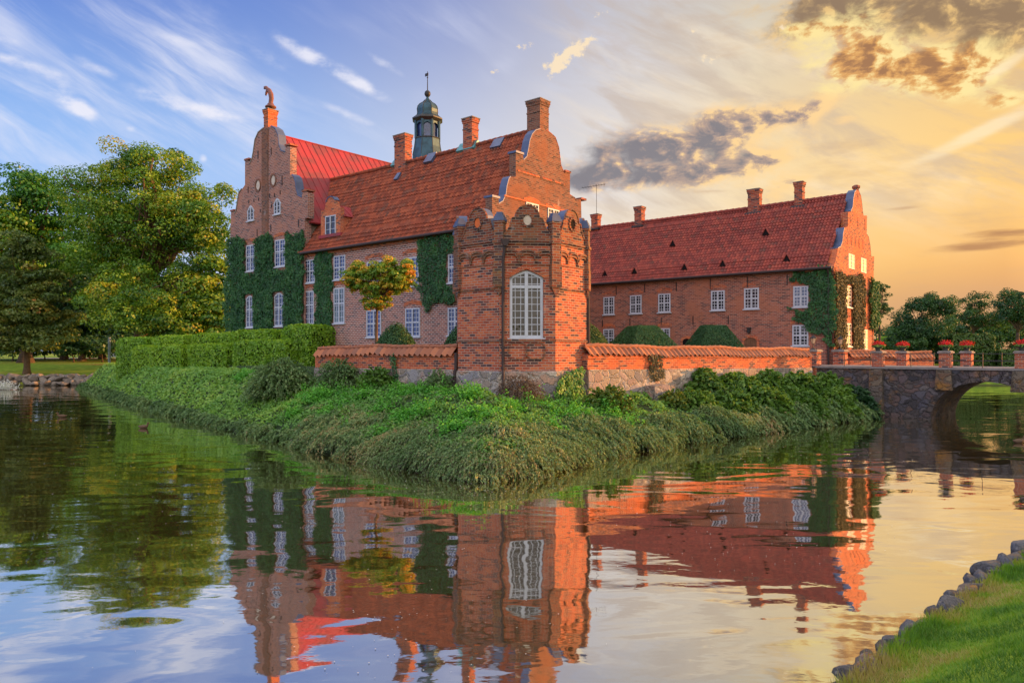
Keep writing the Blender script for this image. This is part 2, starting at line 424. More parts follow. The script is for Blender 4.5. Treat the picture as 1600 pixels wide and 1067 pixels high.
def tile_mat(name, stops, moss=.3, tw=.24, th=.34, dark=(.10, .07, .055)):
    m, nt, b = material(name); uv, ob = uvvec(nt)
    cu = X.op('FLOOR', X(nt_sep(nt, uv, 0)) / tw); cv = X.op('FLOOR', X(nt_sep(nt, uv, 1)) / th)
    wn = nt.nodes.new('ShaderNodeTexWhiteNoise'); wn.noise_dimensions = '2D'; nt.links.new(combine(cu, cv), wn.inputs['Vector'])
    big = noise(uv, .25, 5, .62); mid = noise(uv, 1.4, 5, .6)
    col = ramp(X(wn.outputs['Value']) * .42 + big * .55 + .03, stops)
    col = mixc(mid.sstep(.5, .72) * moss, col, dark)
    col = mixc(noise(uv, 6.0, 4, .7).sstep(.5, .75) * .35, col, dark)
    setc(nt, b, col); b.inputs['Roughness'].default_value = .8; b.inputs['Specular IOR Level'].default_value = .25
    bump(nt, b, noise(uv, 25, 3), .3, .01)
    return m
M['tile_main'] = tile_mat('clay pantiles', [(0, (.07, .028, .02)), (.3, (.17, .043, .025)), (.55, (.29, .066, .032)), (.85, (.41, .108, .048)), (1, (.22, .075, .05))], .8)
M['tile_wing'] = tile_mat('dull red pantiles', [(0, (.085, .034, .032)), (.35, (.22, .05, .042)), (.65, (.34, .072, .052)), (.9, (.45, .11, .068)), (1, (.2, .06, .05))], .65)
M['tile_wall'] = tile_mat('wall coping tiles', [(0, (.15, .08, .06)), (.4, (.32, .12, .065)), (.75, (.46, .17, .08)), (1, (.28, .14, .10))], .75, .26, .8, (.14, .10, .085))

def plain(name, col, rough=.7, spec=.3, metal=0.0, var=.25, scale=3.0, dark=None, bstr=.15):
    m, nt, b = material(name); uv, ob = uvvec(nt)
    f = noise(ob, scale, 5, .6); d = dark or tuple(c*.55 for c in col)
    setc(nt, b, mixc(f.sstep(.35, .72) * var * 2, col, d))
    b.inputs['Roughness'].default_value = rough; b.inputs['Specular IOR Level'].default_value = spec; b.inputs['Metallic'].default_value = metal
    if bstr: bump(nt, b, noise(ob, scale*6, 3), bstr, .01)
    return m
M['white'] = plain('white window paint', (.52, .54, .60), .5, .4, 0, .25, 2.0, (.36, .36, .37))
M['iron'] = plain('dark iron', (.03, .026, .026), .55, .4)
M['gutter'] = plain('dark gutter', (.05, .032, .03), .6, .3)
M['lead'] = plain('lead coping', (.085, .115, .21), .5, .45, .1, .25, 2.0)
M['copper'] = plain('verdigris copper', (.042, .105, .14), .5, .5, .35, .45, 1.4, (.02, .04, .05))
M['copper_trim'] = plain('dark weathered copper', (.06, .06, .055), .5, .5, .35, .3, 2.0)
M['copper_sheet'] = plain('copper roof sheet', (.12, .34, .36), .45, .4, .2)
M['skylight'] = plain('blue grey hatch', (.10, .13, .22), .25, .6, .2)
M['red_metal'] = plain('red painted sheet metal', (.36, .036, .042), .6, .3, 0, .6, .7, (.20, .05, .05))
M['stone_grey'] = plain('grey carved stone', (.30, .26, .23), .85, .2, 0, .4, 3.0)
M['statue'] = plain('reddish carved figure', (.24, .10, .08), .75, .3, 0, .3, 5.0)
M['render_beige'] = plain('beige lime render', (.40, .31, .25), .9, .2, 0, .35, .8, (.25, .19, .16))
M['cream'] = plain('cream plaster', (.62, .52, .42), .8, .3, 0, .2, 5.0)
M['terracotta'] = plain('bright terracotta', (.75, .17, .05), .8, .2, 0, .2, 6)  # orange painted for the sunlit parapet seen through the gable hole
M['soot'] = plain('dark opening', (.015, .012, .012), .9, .1)  # flue soot, and flat black painted for the shade inside openings
M['wood'] = plain('old oak door', (.22, .10, .05), .7, .3, 0, .3, 4.0)
M['bark'] = plain('bark', (.11, .075, .05), .9, .2, 0, .5, 4.0, None, .8)
M['bark_warm'] = plain('warm bark', (.16, .10, .06), .9, .2, 0, .4, 4.0, None, .8)
def rock_mat(name, col, spots, amt, seed):
    m, nt, b = material(name); uv, ob = uvvec(nt); o_ = nt.nodes.new('ShaderNodeObjectInfo')
    vec = combine(X(nt_sep(nt, ob, 0)) + X(o_.outputs['Random']) * 37.0, X(nt_sep(nt, ob, 1)) + seed, X(nt_sep(nt, ob, 2)))
    a, f = noise(vec, 3.5, 5, .65), noise(vec, 22, 5, .7)
    c = mixc(X(o_.outputs['Random']) * .7, col, tuple(q*1.9 for q in col)); c = mixc(f.sstep(.4, .65) * .6, c, tuple(q*.4 for q in col))
    c = mixc(a.sstep(.52, .62) * amt, c, spots); c = mixc(noise(vec, 7.0, 4, .6).sstep(.58, .66) * .5, c, (.36, .35, .33))
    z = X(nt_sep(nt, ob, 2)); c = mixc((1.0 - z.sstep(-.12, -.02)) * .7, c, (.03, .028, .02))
    setc(nt, b, c); b.inputs['Roughness'].default_value = .85; b.inputs['Specular IOR Level'].default_value = .3
    bump(nt, b, a * .8 + f * .5, .9, .05); return m
M['rock'] = rock_mat('grey granite boulder', (.115, .11, .115), (.30, .17, .06), .45, 1.0)
M['rock_orange'] = rock_mat('lichened boulder', (.16, .12, .09), (.40, .18, .035), .9, 5.0)
M['rock_pale'] = rock_mat('pale shore stone', (.20, .165, .13), (.34, .28, .2), .5, 9.0)
M['deck'] = plain('pale gravel paving', (.27, .245, .23), .9, .2, 0, .3, 3.0)
M['gravel'] = plain('gravel path', (.46, .41, .36), .95, .1, 0, .2, 2.0)
M['pot'] = plain('dark planter', (.05, .055, .045), .6, .3)
M['blue_post'] = plain('blue grey post', (.30, .38, .45), .6, .3)
M['lamp_glass'] = plain('lamp glass', (.75, .45, .25), .2, .5)

def glass_mat(name, col, ior=2.1, rough=.02, wob=.35):
    m, nt, b = material(name); uv, ob = uvvec(nt)
    setc(nt, b, mixc(noise(uv, .8, 3).sstep(.35, .7), col, tuple(c*2.2 for c in col)))
    b.inputs['Roughness'].default_value = rough; b.inputs['IOR'].default_value = ior
    bump(nt, b, noise(uv, 1.6, 2), wob, .06)
    return m
M['glass'] = glass_mat('old window glass', (.012, .022, .075), 1.75)
M['glass_curtain'] = glass_mat('glass over a pale curtain', (.07, .10, .11), 1.6)
M['glass_grey'] = glass_mat('dark window glass', (.016, .018, .024), 1.5)
M['glass_warm'] = glass_mat('glass with pale curtain behind', (.028, .022, .015), 1.45)
M['glass_sun'] = glass_mat('sunlit gable glass', (.06, .035, .01), 9.0, .05, .05)

def leaf_mat(name, stops, trans=.3, rough=.5, gloss=.04):
    """u of the UV is a random number per leaf, v a tone per clump"""
    m, nt, b = material(name); uv, ob = uvvec(nt); nt.nodes.remove(b)
    out = [n for n in nt.nodes if n.type == 'OUTPUT_MATERIAL'][0]
    u, v = X(nt_sep(nt, uv, 0)), X(nt_sep(nt, uv, 1))
    col = ramp((u * .24 + v * .76), stops)
    d = nt.nodes.new('ShaderNodeBsdfDiffuse'); t = nt.nodes.new('ShaderNodeBsdfTranslucent'); g = nt.nodes.new('ShaderNodeBsdfGlossy')
    g.inputs['Roughness'].default_value = rough
    nt.links.new(col, d.inputs[0]); nt.links.new(mixc(.5, col, mixc(1.0, col, (1.6, 1.5, .5), 'MULTIPLY')), t.inputs[0])
    a = nt.nodes.new('ShaderNodeMixShader'); a.inputs[0].default_value = trans
    nt.links.new(d.outputs[0], a.inputs[1]); nt.links.new(t.outputs[0], a.inputs[2])
    c = nt.nodes.new('ShaderNodeMixShader'); c.inputs[0].default_value = gloss
    nt.links.new(a.outputs[0], c.inputs[1]); nt.links.new(g.outputs[0], c.inputs[2])
    nt.links.new(c.outputs[0], out.inputs[0])
    return m
L = {}
L['maple'] = leaf_mat('maple leaves', [(0, (.022, .08, .010)), (.3, (.065, .19, .014)), (.6, (.18, .33, .018)), (.85, (.34, .39, .022)), (1, (.46, .30, .025))])
L['tree_green'] = leaf_mat('green tree leaves', [(0, (.014, .07, .014)), (.5, (.042, .18, .02)), (.85, (.11, .29, .024)), (1, (.22, .33, .03))])
L['tree_dark'] = leaf_mat('dark tree leaves', [(0, (.010, .042, .018)), (.5, (.028, .10, .026)), (1, (.08, .17, .035))])
L['chestnut'] = leaf_mat('chestnut leaves', [(0, (.035, .08, .02)), (.4, (.10, .17, .03)), (.8, (.23, .26, .04)), (.93, (.36, .26, .04)), (1, (.6, .2, .02))])
L['orange_tree'] = leaf_mat('turning leaves', [(0, (.08, .20, .02)), (.42, (.18, .34, .025)), (.62, (.42, .42, .03)), (.82, (.75, .40, .035)), (1, (.8, .28, .03))])
L['ivy'] = leaf_mat('ivy leaves', [(0, (.012, .06, .018)), (.5, (.034, .14, .032)), (.85, (.085, .22, .045)), (1, (.20, .22, .05))], .25)
L['ivy_warm'] = leaf_mat('ivy turning brown', [(0, (.03, .035, .015)), (.5, (.075, .075, .03)), (.85, (.14, .11, .04)), (1, (.22, .13, .04))], .2)
L['hedge'] = leaf_mat('clipped beech leaves', [(0, (.06, .16, .012)), (.35, (.18, .37, .018)), (.7, (.36, .54, .03)), (1, (.55, .60, .05))])
L['yew'] = leaf_mat('clipped yew needles', [(0, (.014, .055, .02)), (.5, (.030, .105, .026)), (1, (.065, .165, .035))], .1)
L['yew_light'] = leaf_mat('clipped light yew', [(0, (.03, .07, .012)), (.5, (.06, .12, .018)), (1, (.11, .17, .03))], .1)
L['cotoneaster'] = leaf_mat('cotoneaster leaves', [(0, (.055, .12, .04)), (.35, (.13, .25, .075)), (.6, (.25, .36, .12)), (.8, (.42, .37, .15)), (1, (.54, .30, .15))], .25)
L['nettle'] = leaf_mat('bright weed leaves', [(0, (.02, .11, .015)), (.35, (.06, .28, .025)), (.7, (.16, .48, .04)), (1, (.36, .58, .07))])
L['cover'] = leaf_mat('low ground cover leaves', [(0, (.055, .16, .03)), (.5, (.14, .33, .05)), (.85, (.27, .46, .065)), (1, (.42, .50, .09))], .3)
L['shrub'] = leaf_mat('green shrub leaves', [(0, (.03, .095, .016)), (.45, (.09, .21, .022)), (.8, (.19, .33, .035)), (1, (.34, .38, .05))])
L['shrub_yellow'] = leaf_mat('yellowing shrub leaves', [(0, (.03, .09, .012)), (.5, (.09, .18, .02)), (.8, (.26, .27, .02)), (1, (.5, .34, .02))])
L['grass'] = leaf_mat('grass blades', [(0, (.06, .16, .012)), (.35, (.14, .32, .016)), (.6, (.27, .42, .025)), (.78, (.42, .40, .07)), (1, (.50, .35, .16))], .35)
L['dry'] = leaf_mat('dry stems', [(0, (.08, .055, .04)), (.5, (.16, .11, .07)), (1, (.26, .18, .11))], .2)
L['petal'] = leaf_mat('red geranium petals', [(0, (.3, .006, .008)), (.5, (.55, .012, .012)), (1, (.75, .04, .025))], .3)

def ground_mat():
    m, nt, b = material('grassy ground'); uv, ob = uvvec(nt)
    n1, n2, n3 = noise(ob, .08, 5), noise(ob, 1.1, 5, .6), noise(ob, 9, 4, .7)
    col = mixc(n2.sstep(.35, .7), (.15, .26, .025), (.27, .37, .035))
    col = mixc(n1.sstep(.5, .66) * .8, col, (.32, .19, .04))
    col = mixc(n3.sstep(.5, .7) * .4, col, (.09, .11, .02))
    z = X(nt_sep(nt, ob, 2))
    col = mixc(1.0 - z.sstep(-.1, .35), col, (.055, .045, .03))
    setc(nt, b, col); b.inputs['Roughness'].default_value = .95; b.inputs['Specular IOR Level'].default_value = .1
    bump(nt, b, n3, .6, .05)
    return m
M['ground'] = ground_mat()
def bank_mat():
    m, nt, b = material('planted bank soil'); uv, ob = uvvec(nt)
    n2, n3 = noise(ob, 1.1, 5, .6), noise(ob, 9, 4, .7)
    col = mixc(n2.sstep(.35, .7), (.035, .06, .025), (.06, .10, .035))
    col = mixc(n3.sstep(.5, .7) * .6, col, (.04, .03, .02))
    setc(nt, b, col); b.inputs['Roughness'].default_value = .95; b.inputs['Specular IOR Level'].default_value = .1
    bump(nt, b, n3, .8, .06)
    return m
M['bank'] = bank_mat()

def water_mat():
    m, nt, b = material('moat water'); nt.nodes.remove(b)
    out = [n for n in nt.nodes if n.type == 'OUTPUT_MATERIAL'][0]
    ob = nt.nodes.new('ShaderNodeTexCoord').outputs['Object']
    dx, dy = X(nt_sep(nt, ob, 0)), X(nt_sep(nt, ob, 1))
    # crests run roughly across the view; broad swell plus small ripples
    w1 = noise(combine(dx * .32 + dy * .10, dy * .62 - dx * .06), 1.0, 2, .4, .4)
    w2 = noise(combine(dx * 1.3, dy * 2.1, 3.0), 1.0, 2, .5, .3)
    w3 = noise(combine(dx * 5.0, dy * 7.0, 6.0), 1.0, 2, .5)
    calm = noise(combine(dx * .09, dy * .13, 1.0), 1.0, 2, .5).sstep(.38, .62) * .75 + .25
    h = w1 * .17 + (w2 * .014 + w3 * .0030) * calm
    bp = nt.nodes.new('ShaderNodeBump'); bp.inputs['Strength'].default_value = 1.0; bp.inputs['Distance'].default_value = .20
    nt.links.new(h.v, bp.inputs['Height'])
    g = nt.nodes.new('ShaderNodeBsdfGlossy'); g.inputs['Roughness'].default_value = .03; g.inputs['Color'].default_value = (.98, .97, .94, 1)
    d = nt.nodes.new('ShaderNodeBsdfDiffuse'); d.inputs['Color'].default_value = (.060, .046, .014, 1)
    nt.links.new(bp.outputs[0], g.inputs['Normal'])
    lw = nt.nodes.new('ShaderNodeLayerWeight'); lw.inputs['Blend'].default_value = .5
    f = X(lw.outputs['Facing']).sstep(.45, .98) * .27 + .63
    mx = nt.nodes.new('ShaderNodeMixShader'); nt.links.new(f.v, mx.inputs[0]); nt.links.new(d.outputs[0], mx.inputs[1]); nt.links.new(g.outputs[0], mx.inputs[2])
    nt.links.new(mx.outputs[0], out.inputs[0])
    return m
M['water'] = water_mat()
# ------------------------------------------------------------------ terrain and water
ISLAND = [(-.9, 20.75), (-5.75, 25.45), (-14.1, 35.55), (-23.0, 46.6), (-33.6, 60.8), (-43.2, 73.8), (-41, 76), (-20, 76.5), (10, 77), (34, 75), (33, 60), (30, 52),
          (25.5, 46.5), (19.5, 40.1), (15.0, 36.4), (10.5, 32.45), (6.6, 29.0), (3.15, 25.6), (.95, 21.9)]
YARD = [(-9.9, 37.9), (-2.6, 32.0), (.4, 33.5), (3.0, 32.6), (16.6, 43.4), (18.2, 44.6), (22, 48), (27, 51), (29, 60), (30, 72), (-30, 73), (-31, 66), (-26, 60)]
MOAT = [(-95, 77), (-95, 30), (-60, -20), (-20, -5), (-6, 1.2), (.3, 4.8), (3.5, 7.78), (5.6, 9.77), (9.75, 13.5), (14.7, 18.6), (20, 25), (28, 33), (45, 46), (72, 62), (78, 79),
        (50, 81), (0, 83), (-40, 82), (-57, 80.5), (-75, 80)]

def inside(P, poly):
    x, y = P[:, 0], P[:, 1]; r = np.zeros(len(P), bool); n = len(poly)
    for i in range(n):
        x0, y0 = poly[i]; x1, y1 = poly[(i+1) % n]
        c = ((y0 > y) != (y1 > y)) & (x < (x1-x0)*(y-y0)/((y1-y0) if y1 != y0 else 1e-9) + x0)
        r ^= c
    return r
def pdist(P, poly):
    d = np.full(len(P), 1e9); n = len(poly)
    for i in range(n):
        a = np.array(poly[i]); b = np.array(poly[(i+1) % n]); ab = b - a
        t = np.clip(((P - a) @ ab) / (ab @ ab), 0, 1)
        d = np.minimum(d, np.hypot(*(P - (a + t[:, None]*ab)).T))
    return d
def sdist(P, poly):
    d = pdist(P, poly); return np.where(inside(P, poly), d, -d)
def smooth(a, b, x):
    t = np.clip((x - a)/(b - a), 0, 1); return t*t*(3-2*t)
_g = np.random.default_rng(3).random((64, 64))
def vnoise(x, y, sc=1.0):
    x = np.asarray(x)*sc + 100; y = np.asarray(y)*sc + 100
    xi, yi = np.floor(x).astype(int), np.floor(y).astype(int); fx, fy = x - xi, y - yi
    fx, fy = fx*fx*(3-2*fx), fy*fy*(3-2*fy); g = lambda i, j: _g[i % 64, j % 64]
    return (g(xi, yi)*(1-fx) + g(xi+1, yi)*fx)*(1-fy) + (g(xi, yi+1)*(1-fx) + g(xi+1, yi+1)*fx)*fy
def fbm(x, y, sc=1.0, o=4):
    r = 0; a = .5
    for k in range(o): r = r + a*vnoise(x, y, sc*2**k); a *= .5
    return r
def height(P):
    """terrain height at plan points (N,2)"""
    P = np.asarray(P, float).reshape(-1, 2)
    di = sdist(P, ISLAND); dm = -sdist(P, MOAT); dy = sdist(P, YARD)
    zi = np.where(di > 0, .75*(1-np.exp(-np.maximum(di, 0)/.4)) + (1.22+.42*smooth(-5, -14, P[:, 0]))*smooth(0, 1, di/(5.4-3.2*smooth(-8, -22, P[:, 0]))), -1.2)
    zi = zi + np.where((di > .3) & (di < 9), .36*(fbm(P[:, 0], P[:, 1], .75, 3) - .45)*smooth(.2, 1.5, di), 0)
    zi = zi-.22*smooth(5.2, 3.6, np.hypot(P[:, 0]-.37, P[:, 1]-32.78))
    zi = np.where(dy > .12, 2.72, zi)
    zi = np.where((di <= 0) & (di > -.8), np.maximum(-1.2, di*1.8), zi)
    far = P[:, 1] > 55
    zo = np.where(dm > 0, np.where(far, .25 + .7*smooth(0, 1.2, dm) + 1.15*smooth(1.2, 20, dm) + .8*smooth(25, 90, dm),
                                   .16 + .5*smooth(0, 1.8, dm) + 1.2*smooth(.5, 5.5, dm) + .8*smooth(20, 90, dm)) , -1.2)
    zo = np.where((dm <= 0) & (dm > -.6), np.maximum(-1.2, .1 + dm*2.2), zo)
    zo = zo + np.where(dm > .4, .05*(fbm(P[:, 0], P[:, 1], .8, 3) - .5), 0)
    return np.maximum(zi, zo)
def hz(x, y): return float(height([(x, y)])[0])

def sheet(name, xs, ys, mat, kind, keep=None):
    gx, gy = np.meshgrid(xs, ys); P = np.stack([gx.ravel(), gy.ravel()], 1)
    z = height(P); co = np.column_stack([P, z])
    nx, ny = len(xs), len(ys); idx = np.arange(nx*ny).reshape(ny, nx)
    f = np.stack([idx[:-1, :-1], idx[:-1, 1:], idx[1:, 1:], idx[1:, :-1]], -1).reshape(-1, 4)
    if keep is not None:
        c = P[f].mean(1); f = f[keep(c)]
    o = grid_mesh(name, co, f, mat); return tag(o, kind=kind)
xs = np.unique(np.concatenate([np.arange(-64, 56.1, .4), -64 - np.geomspace(.6, 1500, 40), 56 + np.geomspace(.6, 1500, 40)]))
ys = np.unique(np.concatenate([np.arange(-8, 90.1, .4), -8 - np.geomspace(.6, 500, 26), 90 + np.geomspace(.6, 2400, 50)]))
def on_island(c): return sdist(c, ISLAND) > -1.0
tag(sheet('island_bank', xs, ys, M['bank'], 'structure', on_island), 'planted bank of the castle island', None)
tag(sheet('ground', xs, ys, M['ground'], 'structure', lambda c: ~on_island(c)), 'grassy parkland ground around the moat', None)
wp = MB().poly([(-140, -40, 0), (110, -40, 0), (110, 110, 0), (-140, 110, 0)])
tag(wp.build('water', M['water']), 'still brown moat water', None, None, 'structure')
# gravel path far behind the stone bank
pth = MB(); px0 = [(-90, 138), (-55, 136), (-30, 134), (0, 132)]
for (a, b), (c, d) in zip(px0[:-1], px0[1:]):
    n = 6
    for i in range(n):
        q = [(a+(c-a)*t/n, b+(d-b)*t/n) for t in (i, i+1)]
        pth.poly([(q[0][0], q[0][1]-2.5, hz(q[0][0], q[0][1]-2.5)+.05), (q[1][0], q[1][1]-2.5, hz(q[1][0], q[1][1]-2.5)+.05),
                  (q[1][0], q[1][1]+2.5, hz(q[1][0], q[1][1]+2.5)+.06), (q[0][0], q[0][1]+2.5, hz(q[0][0], q[0][1]+2.5)+.06)])
tag(pth.build('path', M['gravel']), 'pale gravel path across the far lawn', None, None, 'structure')
yd = MB().poly([(16.8, 42.9, 2.775), (18.6, 44.2, 2.775), (24, 49.2, 2.775), (30, 56, 2.775), (28, 62, 2.775), (15, 52, 2.775)])
tag(yd.build('forecourt', M['deck']), 'pale forecourt inside the gate', None, None, 'structure')
# ------------------------------------------------------------------ castle wings
UA, VA = 39.7, -50.3                                    # plan directions of the castle grid
U = az2n(UA); V = az2n(VA)
nF, nG = (-U[0], -U[1]), (-V[0], -V[1])                 # long fronts / gable ends
O1 = (-27/FOC*41.0, 41.0)                               # corner of the old wing beside the tower
F1, G1 = Frame(O1, nF), Frame(O1, nG)
O2 = (503/FOC*50.0, 50.0)                               # near corner of the right wing
F2, G2 = Frame(O2, nF), Frame(O2, nG)
GZ = 2.6

WE = 1.3
def window(parent, fr, x0, x1, y0, y1, cols=4, rows=6, n=0.0, glass='glass', arch=0.0, mull=(.5,), trans=(.5,), fw=.085, sill=True, name='window', h=None, proud=.055):
    """casement flush with the wall: outer frame, mullions, glazing bars; the glass and the sill are its sub-parts"""
    xc = (x0+x1)/2
    a0, a1 = fr.at(x0, y0, n)[0], fr.at(x1, y0, n)[0]
    z1, z0 = fr.at(xc, y0, n)[1], fr.at(xc, y1, n)[1]
    return window_m(parent, fr, a0, a1, z0, z1, cols, rows, n, glass, arch, mull, trans, fw, sill, name, None, proud)

def window_m(parent, fr, a0, a1, z0, z1, cols=4, rows=6, n=0.0, glass='glass', arch=0.0, mull=(.5,), trans=(.5,), fw=.085, sill=True, name='window', bw=None, proud=.055):
    mb = MB(); w, h = a1-a0, z1-z0; f0, f1 = n-.03, n+proud
    zt = z1 - arch*w
    top = lambda a: zt + (z1-zt)*(1-abs((a-a0)/w*2-1)**WE) if arch else z1
    if not arch:
        mb.box(fr, a0, a1, f0, f1, z1-fw, z1)
    else:
        k = 10; pts = [(a0+w*i/k, top(a0+w*i/k)-fw) for i in range(k+1)]
        mb.ribbon(fr, pts, f0, f1, fw*1.1)
    mb.box(fr, a0, a0+fw, f0, f1, z0, zt-(fw if not arch else 0)); mb.box(fr, a1-fw, a1, f0, f1, z0, zt-(fw if not arch else 0)); mb.box(fr, a0+fw, a1-fw, f0, f1, z0, z0+fw)
    for m_ in mull:
        a = a0+w*m_; mb.box(fr, a-fw*.62, a+fw*.62, f0, f1+.012, z0+fw, top(a)-fw)
    for t in trans:
        z = z0+h*t; mb.box(fr, a0+fw, a1-fw, f0+.004, f1+.006, z-fw*.55, z+fw*.55)
    bars = bw or max(.013, fw*.2)
    for i in range(1, cols):
        a = a0+w*i/cols
        if any(abs(i/cols-m_) < .02 for m_ in mull): continue
        mb.box(fr, a-bars, a+bars, f0+.03, max(n+.016, f1-.022), z0+fw, top(a)-fw)
    for j in range(1, rows):
        z = z0+h*j/rows
        if any(abs(j/rows-t) < .03 for t in trans): continue
        e = 0
        if arch and z > zt: e = w*.5*(1-(max(0.0, 1-(z-zt)/(z1-zt)))**(1/WE))
        mb.box(fr, a0+fw+e, a1-fw-e, f0+.034, max(n+.014, f1-.026), z-bars, z+bars)
    wo = mb.build(name, M['white'], parent)
    g = MB()
    if arch:
        k = 10; pts = [(a0+.01, z0+.01), (a1-.01, z0+.01)] + [(a1-.01-(w-.02)*i/k, top(a1-.01-(w-.02)*i/k)-.02) for i in range(k+1)]
        g.prism(fr, pts, n-.06, n+.012)
    else: g.box(fr, a0+.01, a1-.01, n-.06, n+.012, z0+.01, z1-.01)
    g.build('glass_pane', M[glass], wo)
    if sill:
        MB().box(fr, a0-.09, a1+.09, n-.02, n+.13, z0-.085, z0-.003).build('sill', M['white'], wo)
    return wo

def lintel(parent, fr, x0, x1, y, n=0.0):
    """flat segmental brick arch over a window"""
    a0, z = fr.at(x0, y, n); a1 = fr.at(x1, y, n)[0]; w = a1-a0; k = 14; mb = MB()
    for i in range(k):
        t0, t1 = -.12+1.24*i/k, -.12+1.24*(i+1)/k-.012
        b0, b1 = a0+w*t0, a0+w*t1; r0, r1 = .10*(1-(2*t0-1)**2), .10*(1-(2*t1-1)**2)
        mb.prism(fr, [(b0, z+.03+r0), (b1, z+.03+r1), (b1+(t1-.5)*.06, z+.27+r1), (b0+(t0-.5)*.06, z+.27+r0)], n-.02, n+.022)
    return mb.build('brick_arch', M['brick_red'], parent)

def tiled_slope(name, parent, fr, s0, s1, ea, ri, mat, tw=.24, th=.34, amp=.05, step=.045, left=None, right=None, per=6):
    """real pantile relief between eaves line ea=(n,z) and ridge ri=(n,z)"""
    L_ = sqrt((ri[0]-ea[0])**2 + (ri[1]-ea[1])**2); nc = max(1, int(round(L_/th))); nt_ = int(round((s1-s0)/tw))
    col = np.linspace(0, nt_, nt_*per+1); s = s0 + (s1-s0)*col/nt_
    ph = (col % 1)*2*pi; wave = amp*(np.sin(ph) + .35*np.sin(2*ph+.6))
    t = np.repeat(np.arange(nc+1)/nc, 2)[1:-1]; rowid = np.repeat(np.arange(nc), 2)
    lift = np.tile([step, 0.0], nc)
    dn, dz = (ri[0]-ea[0])/L_, (ri[1]-ea[1])/L_; un, uz = dz, -dn       # slope normal in (n, z)
    if uz < 0: un, uz = -un, -uz
    jit = np.random.default_rng(len(name)+int(abs(s0)*10)).normal(0, .012, (len(t), 1))
    H_ = wave[None, :] + lift[:, None] + jit
    S0_, T0_ = np.meshgrid(s, t*L_); sag = -.10*np.sin(np.pi*(s-s0)/(s1-s0))[None, :] * np.sin(np.pi*t*.5)[:, None] + .16*(fbm(S0_, T0_, .45, 3)-.42)
    N_ = ea[0] + (ri[0]-ea[0])*t[:, None] + un*(H_+sag); Z_ = ea[1] + (ri[1]-ea[1])*t[:, None] + uz*(H_+sag)
    S_ = np.broadcast_to(s[None, :], N_.shape)
    Xw = fr.O[0] + fr.r[0]*S_ + fr.n[0]*N_; Yw = fr.O[1] + fr.r[1]*S_ + fr.n[1]*N_
    co = np.stack([Xw, Yw, Z_], -1).reshape(-1, 3); ny, nx = N_.shape; idx = np.arange(ny*nx).reshape(ny, nx)
    f = np.stack([idx[:-1, :-1], idx[:-1, 1:], idx[1:, 1:], idx[1:, :-1]], -1)
    rr = np.maximum(rowid[:-1], rowid[1:]); ti = np.minimum(col[:-1].astype(int), nt_-1)
    U_ = np.broadcast_to((ti+.5)*.24, (ny-1, nx-1)); V_ = np.broadcast_to(((rowid[:-1]+.5)*.34)[:, None], (ny-1, nx-1))
    ok = np.ones((ny-1, nx-1), bool)
    if left is not None: ok &= S_[:-1, :-1] >= left(Z_[:-1, :-1])
    if right is not None: ok &= S_[:-1, :-1] <= right(Z_[:-1, :-1])
    f = f[ok]; uv = np.stack([U_[ok], V_[ok]], -1)[:, None, :].repeat(4, 1)
    # keep a little position in the uv so large stains still vary inside a tile
    return grid_mesh(name, co, f, M[mat], uv, False, parent)

def chimney(parent, fr, x0, xm, x1, y0, y1, n, mat='brick_chimney', sheet='copper_sheet', flash=True, gable=False):
    """brick stack whose front face is seen between columns x0 and xm and whose side face runs back to column x1 (for a gable stack the side is x0..xm)"""
    fa, fb = (xm, x1) if gable else (x0, xm)
    a0, a1 = fr.at(fa, y0, n)[0], fr.at(fb, y0, n)[0]; edge = fa if gable else fb; far = x0 if gable else x1
    z1, z0 = fr.at(edge, y0, n)[1], fr.at(edge, y1, n)[1]
    k = (edge-CXP)/FOC; D = fr.w(a0 if gable else a1, 0, n)[1]; e = abs((far-edge)/(FOC/D*(-fr.n[0]+k*fr.n[1])))
    w = a1-a0; mb = MB(); i = .07
    mb.box(fr, a0+i, a1-i, n-e+i, n-i, z0-2.2, z1-.36)
    mb.box(fr, a0+i*.45, a1-i*.45, n-e+i*.45, n-i*.45, z1-.36, z1-.22)
    mb.box(fr, a0+i*.6, a1-i*.6, n-e+i*.6, n-i*.6, z0+(z1-z0)*.58, z0+(z1-z0)*.58+.09)
    mb.box(fr, a0, a1, n-e, n, z1-.22, z1-.05)
    o = mb.build('chimney', M[mat], parent)
    MB().box(fr, a0-.03, a1+.03, n-e-.03, n+.03, z1-.05, z1).build('capstone', M['stone_grey'], o)
    MB().box(fr, a0+.2, a1-.2, n-e+.2, n-.2, z1, z1+.06).build('flue', M['soot'], o)
    if flash:
        f = MB(); f.box(fr, a0-.12, a1+.12, n-e-.1, n+.12, z0-.02, z0+.13); f.build('flashing', M[sheet], o)
    return o

def anchors(parent, fr, lst, n=0.0, ln=.55):
    for px, y0, y1 in lst:
        a, z1 = fr.at(px, y0, n); z0 = fr.at(px, y1, n)[1]
        MB().box(fr, a-.028, a+.028, n-.01, n+.045, z0, z1).build('wall_anchor', M['iron'], parent)

# ================= the old long wing behind the tower
w1 = thing('castle_wing', 'long two-storey old brick wing with orange pantile roof directly behind the bay tower', 'castle wing', F1.w(-9, GZ, -4))
ZE1, ZR1 = EYE+7.15, EYE+13.45
HALF1 = 4.28; S_L1 = -18.05
mb = MB(); mb.box(F1, S_L1, 0, -.5, 0, GZ-.3, ZE1)
mb.box(F1, S_L1, 0, -8.56, -8.06, GZ-.3, ZE1); mb.build('wall', M['brick_main'], w1)
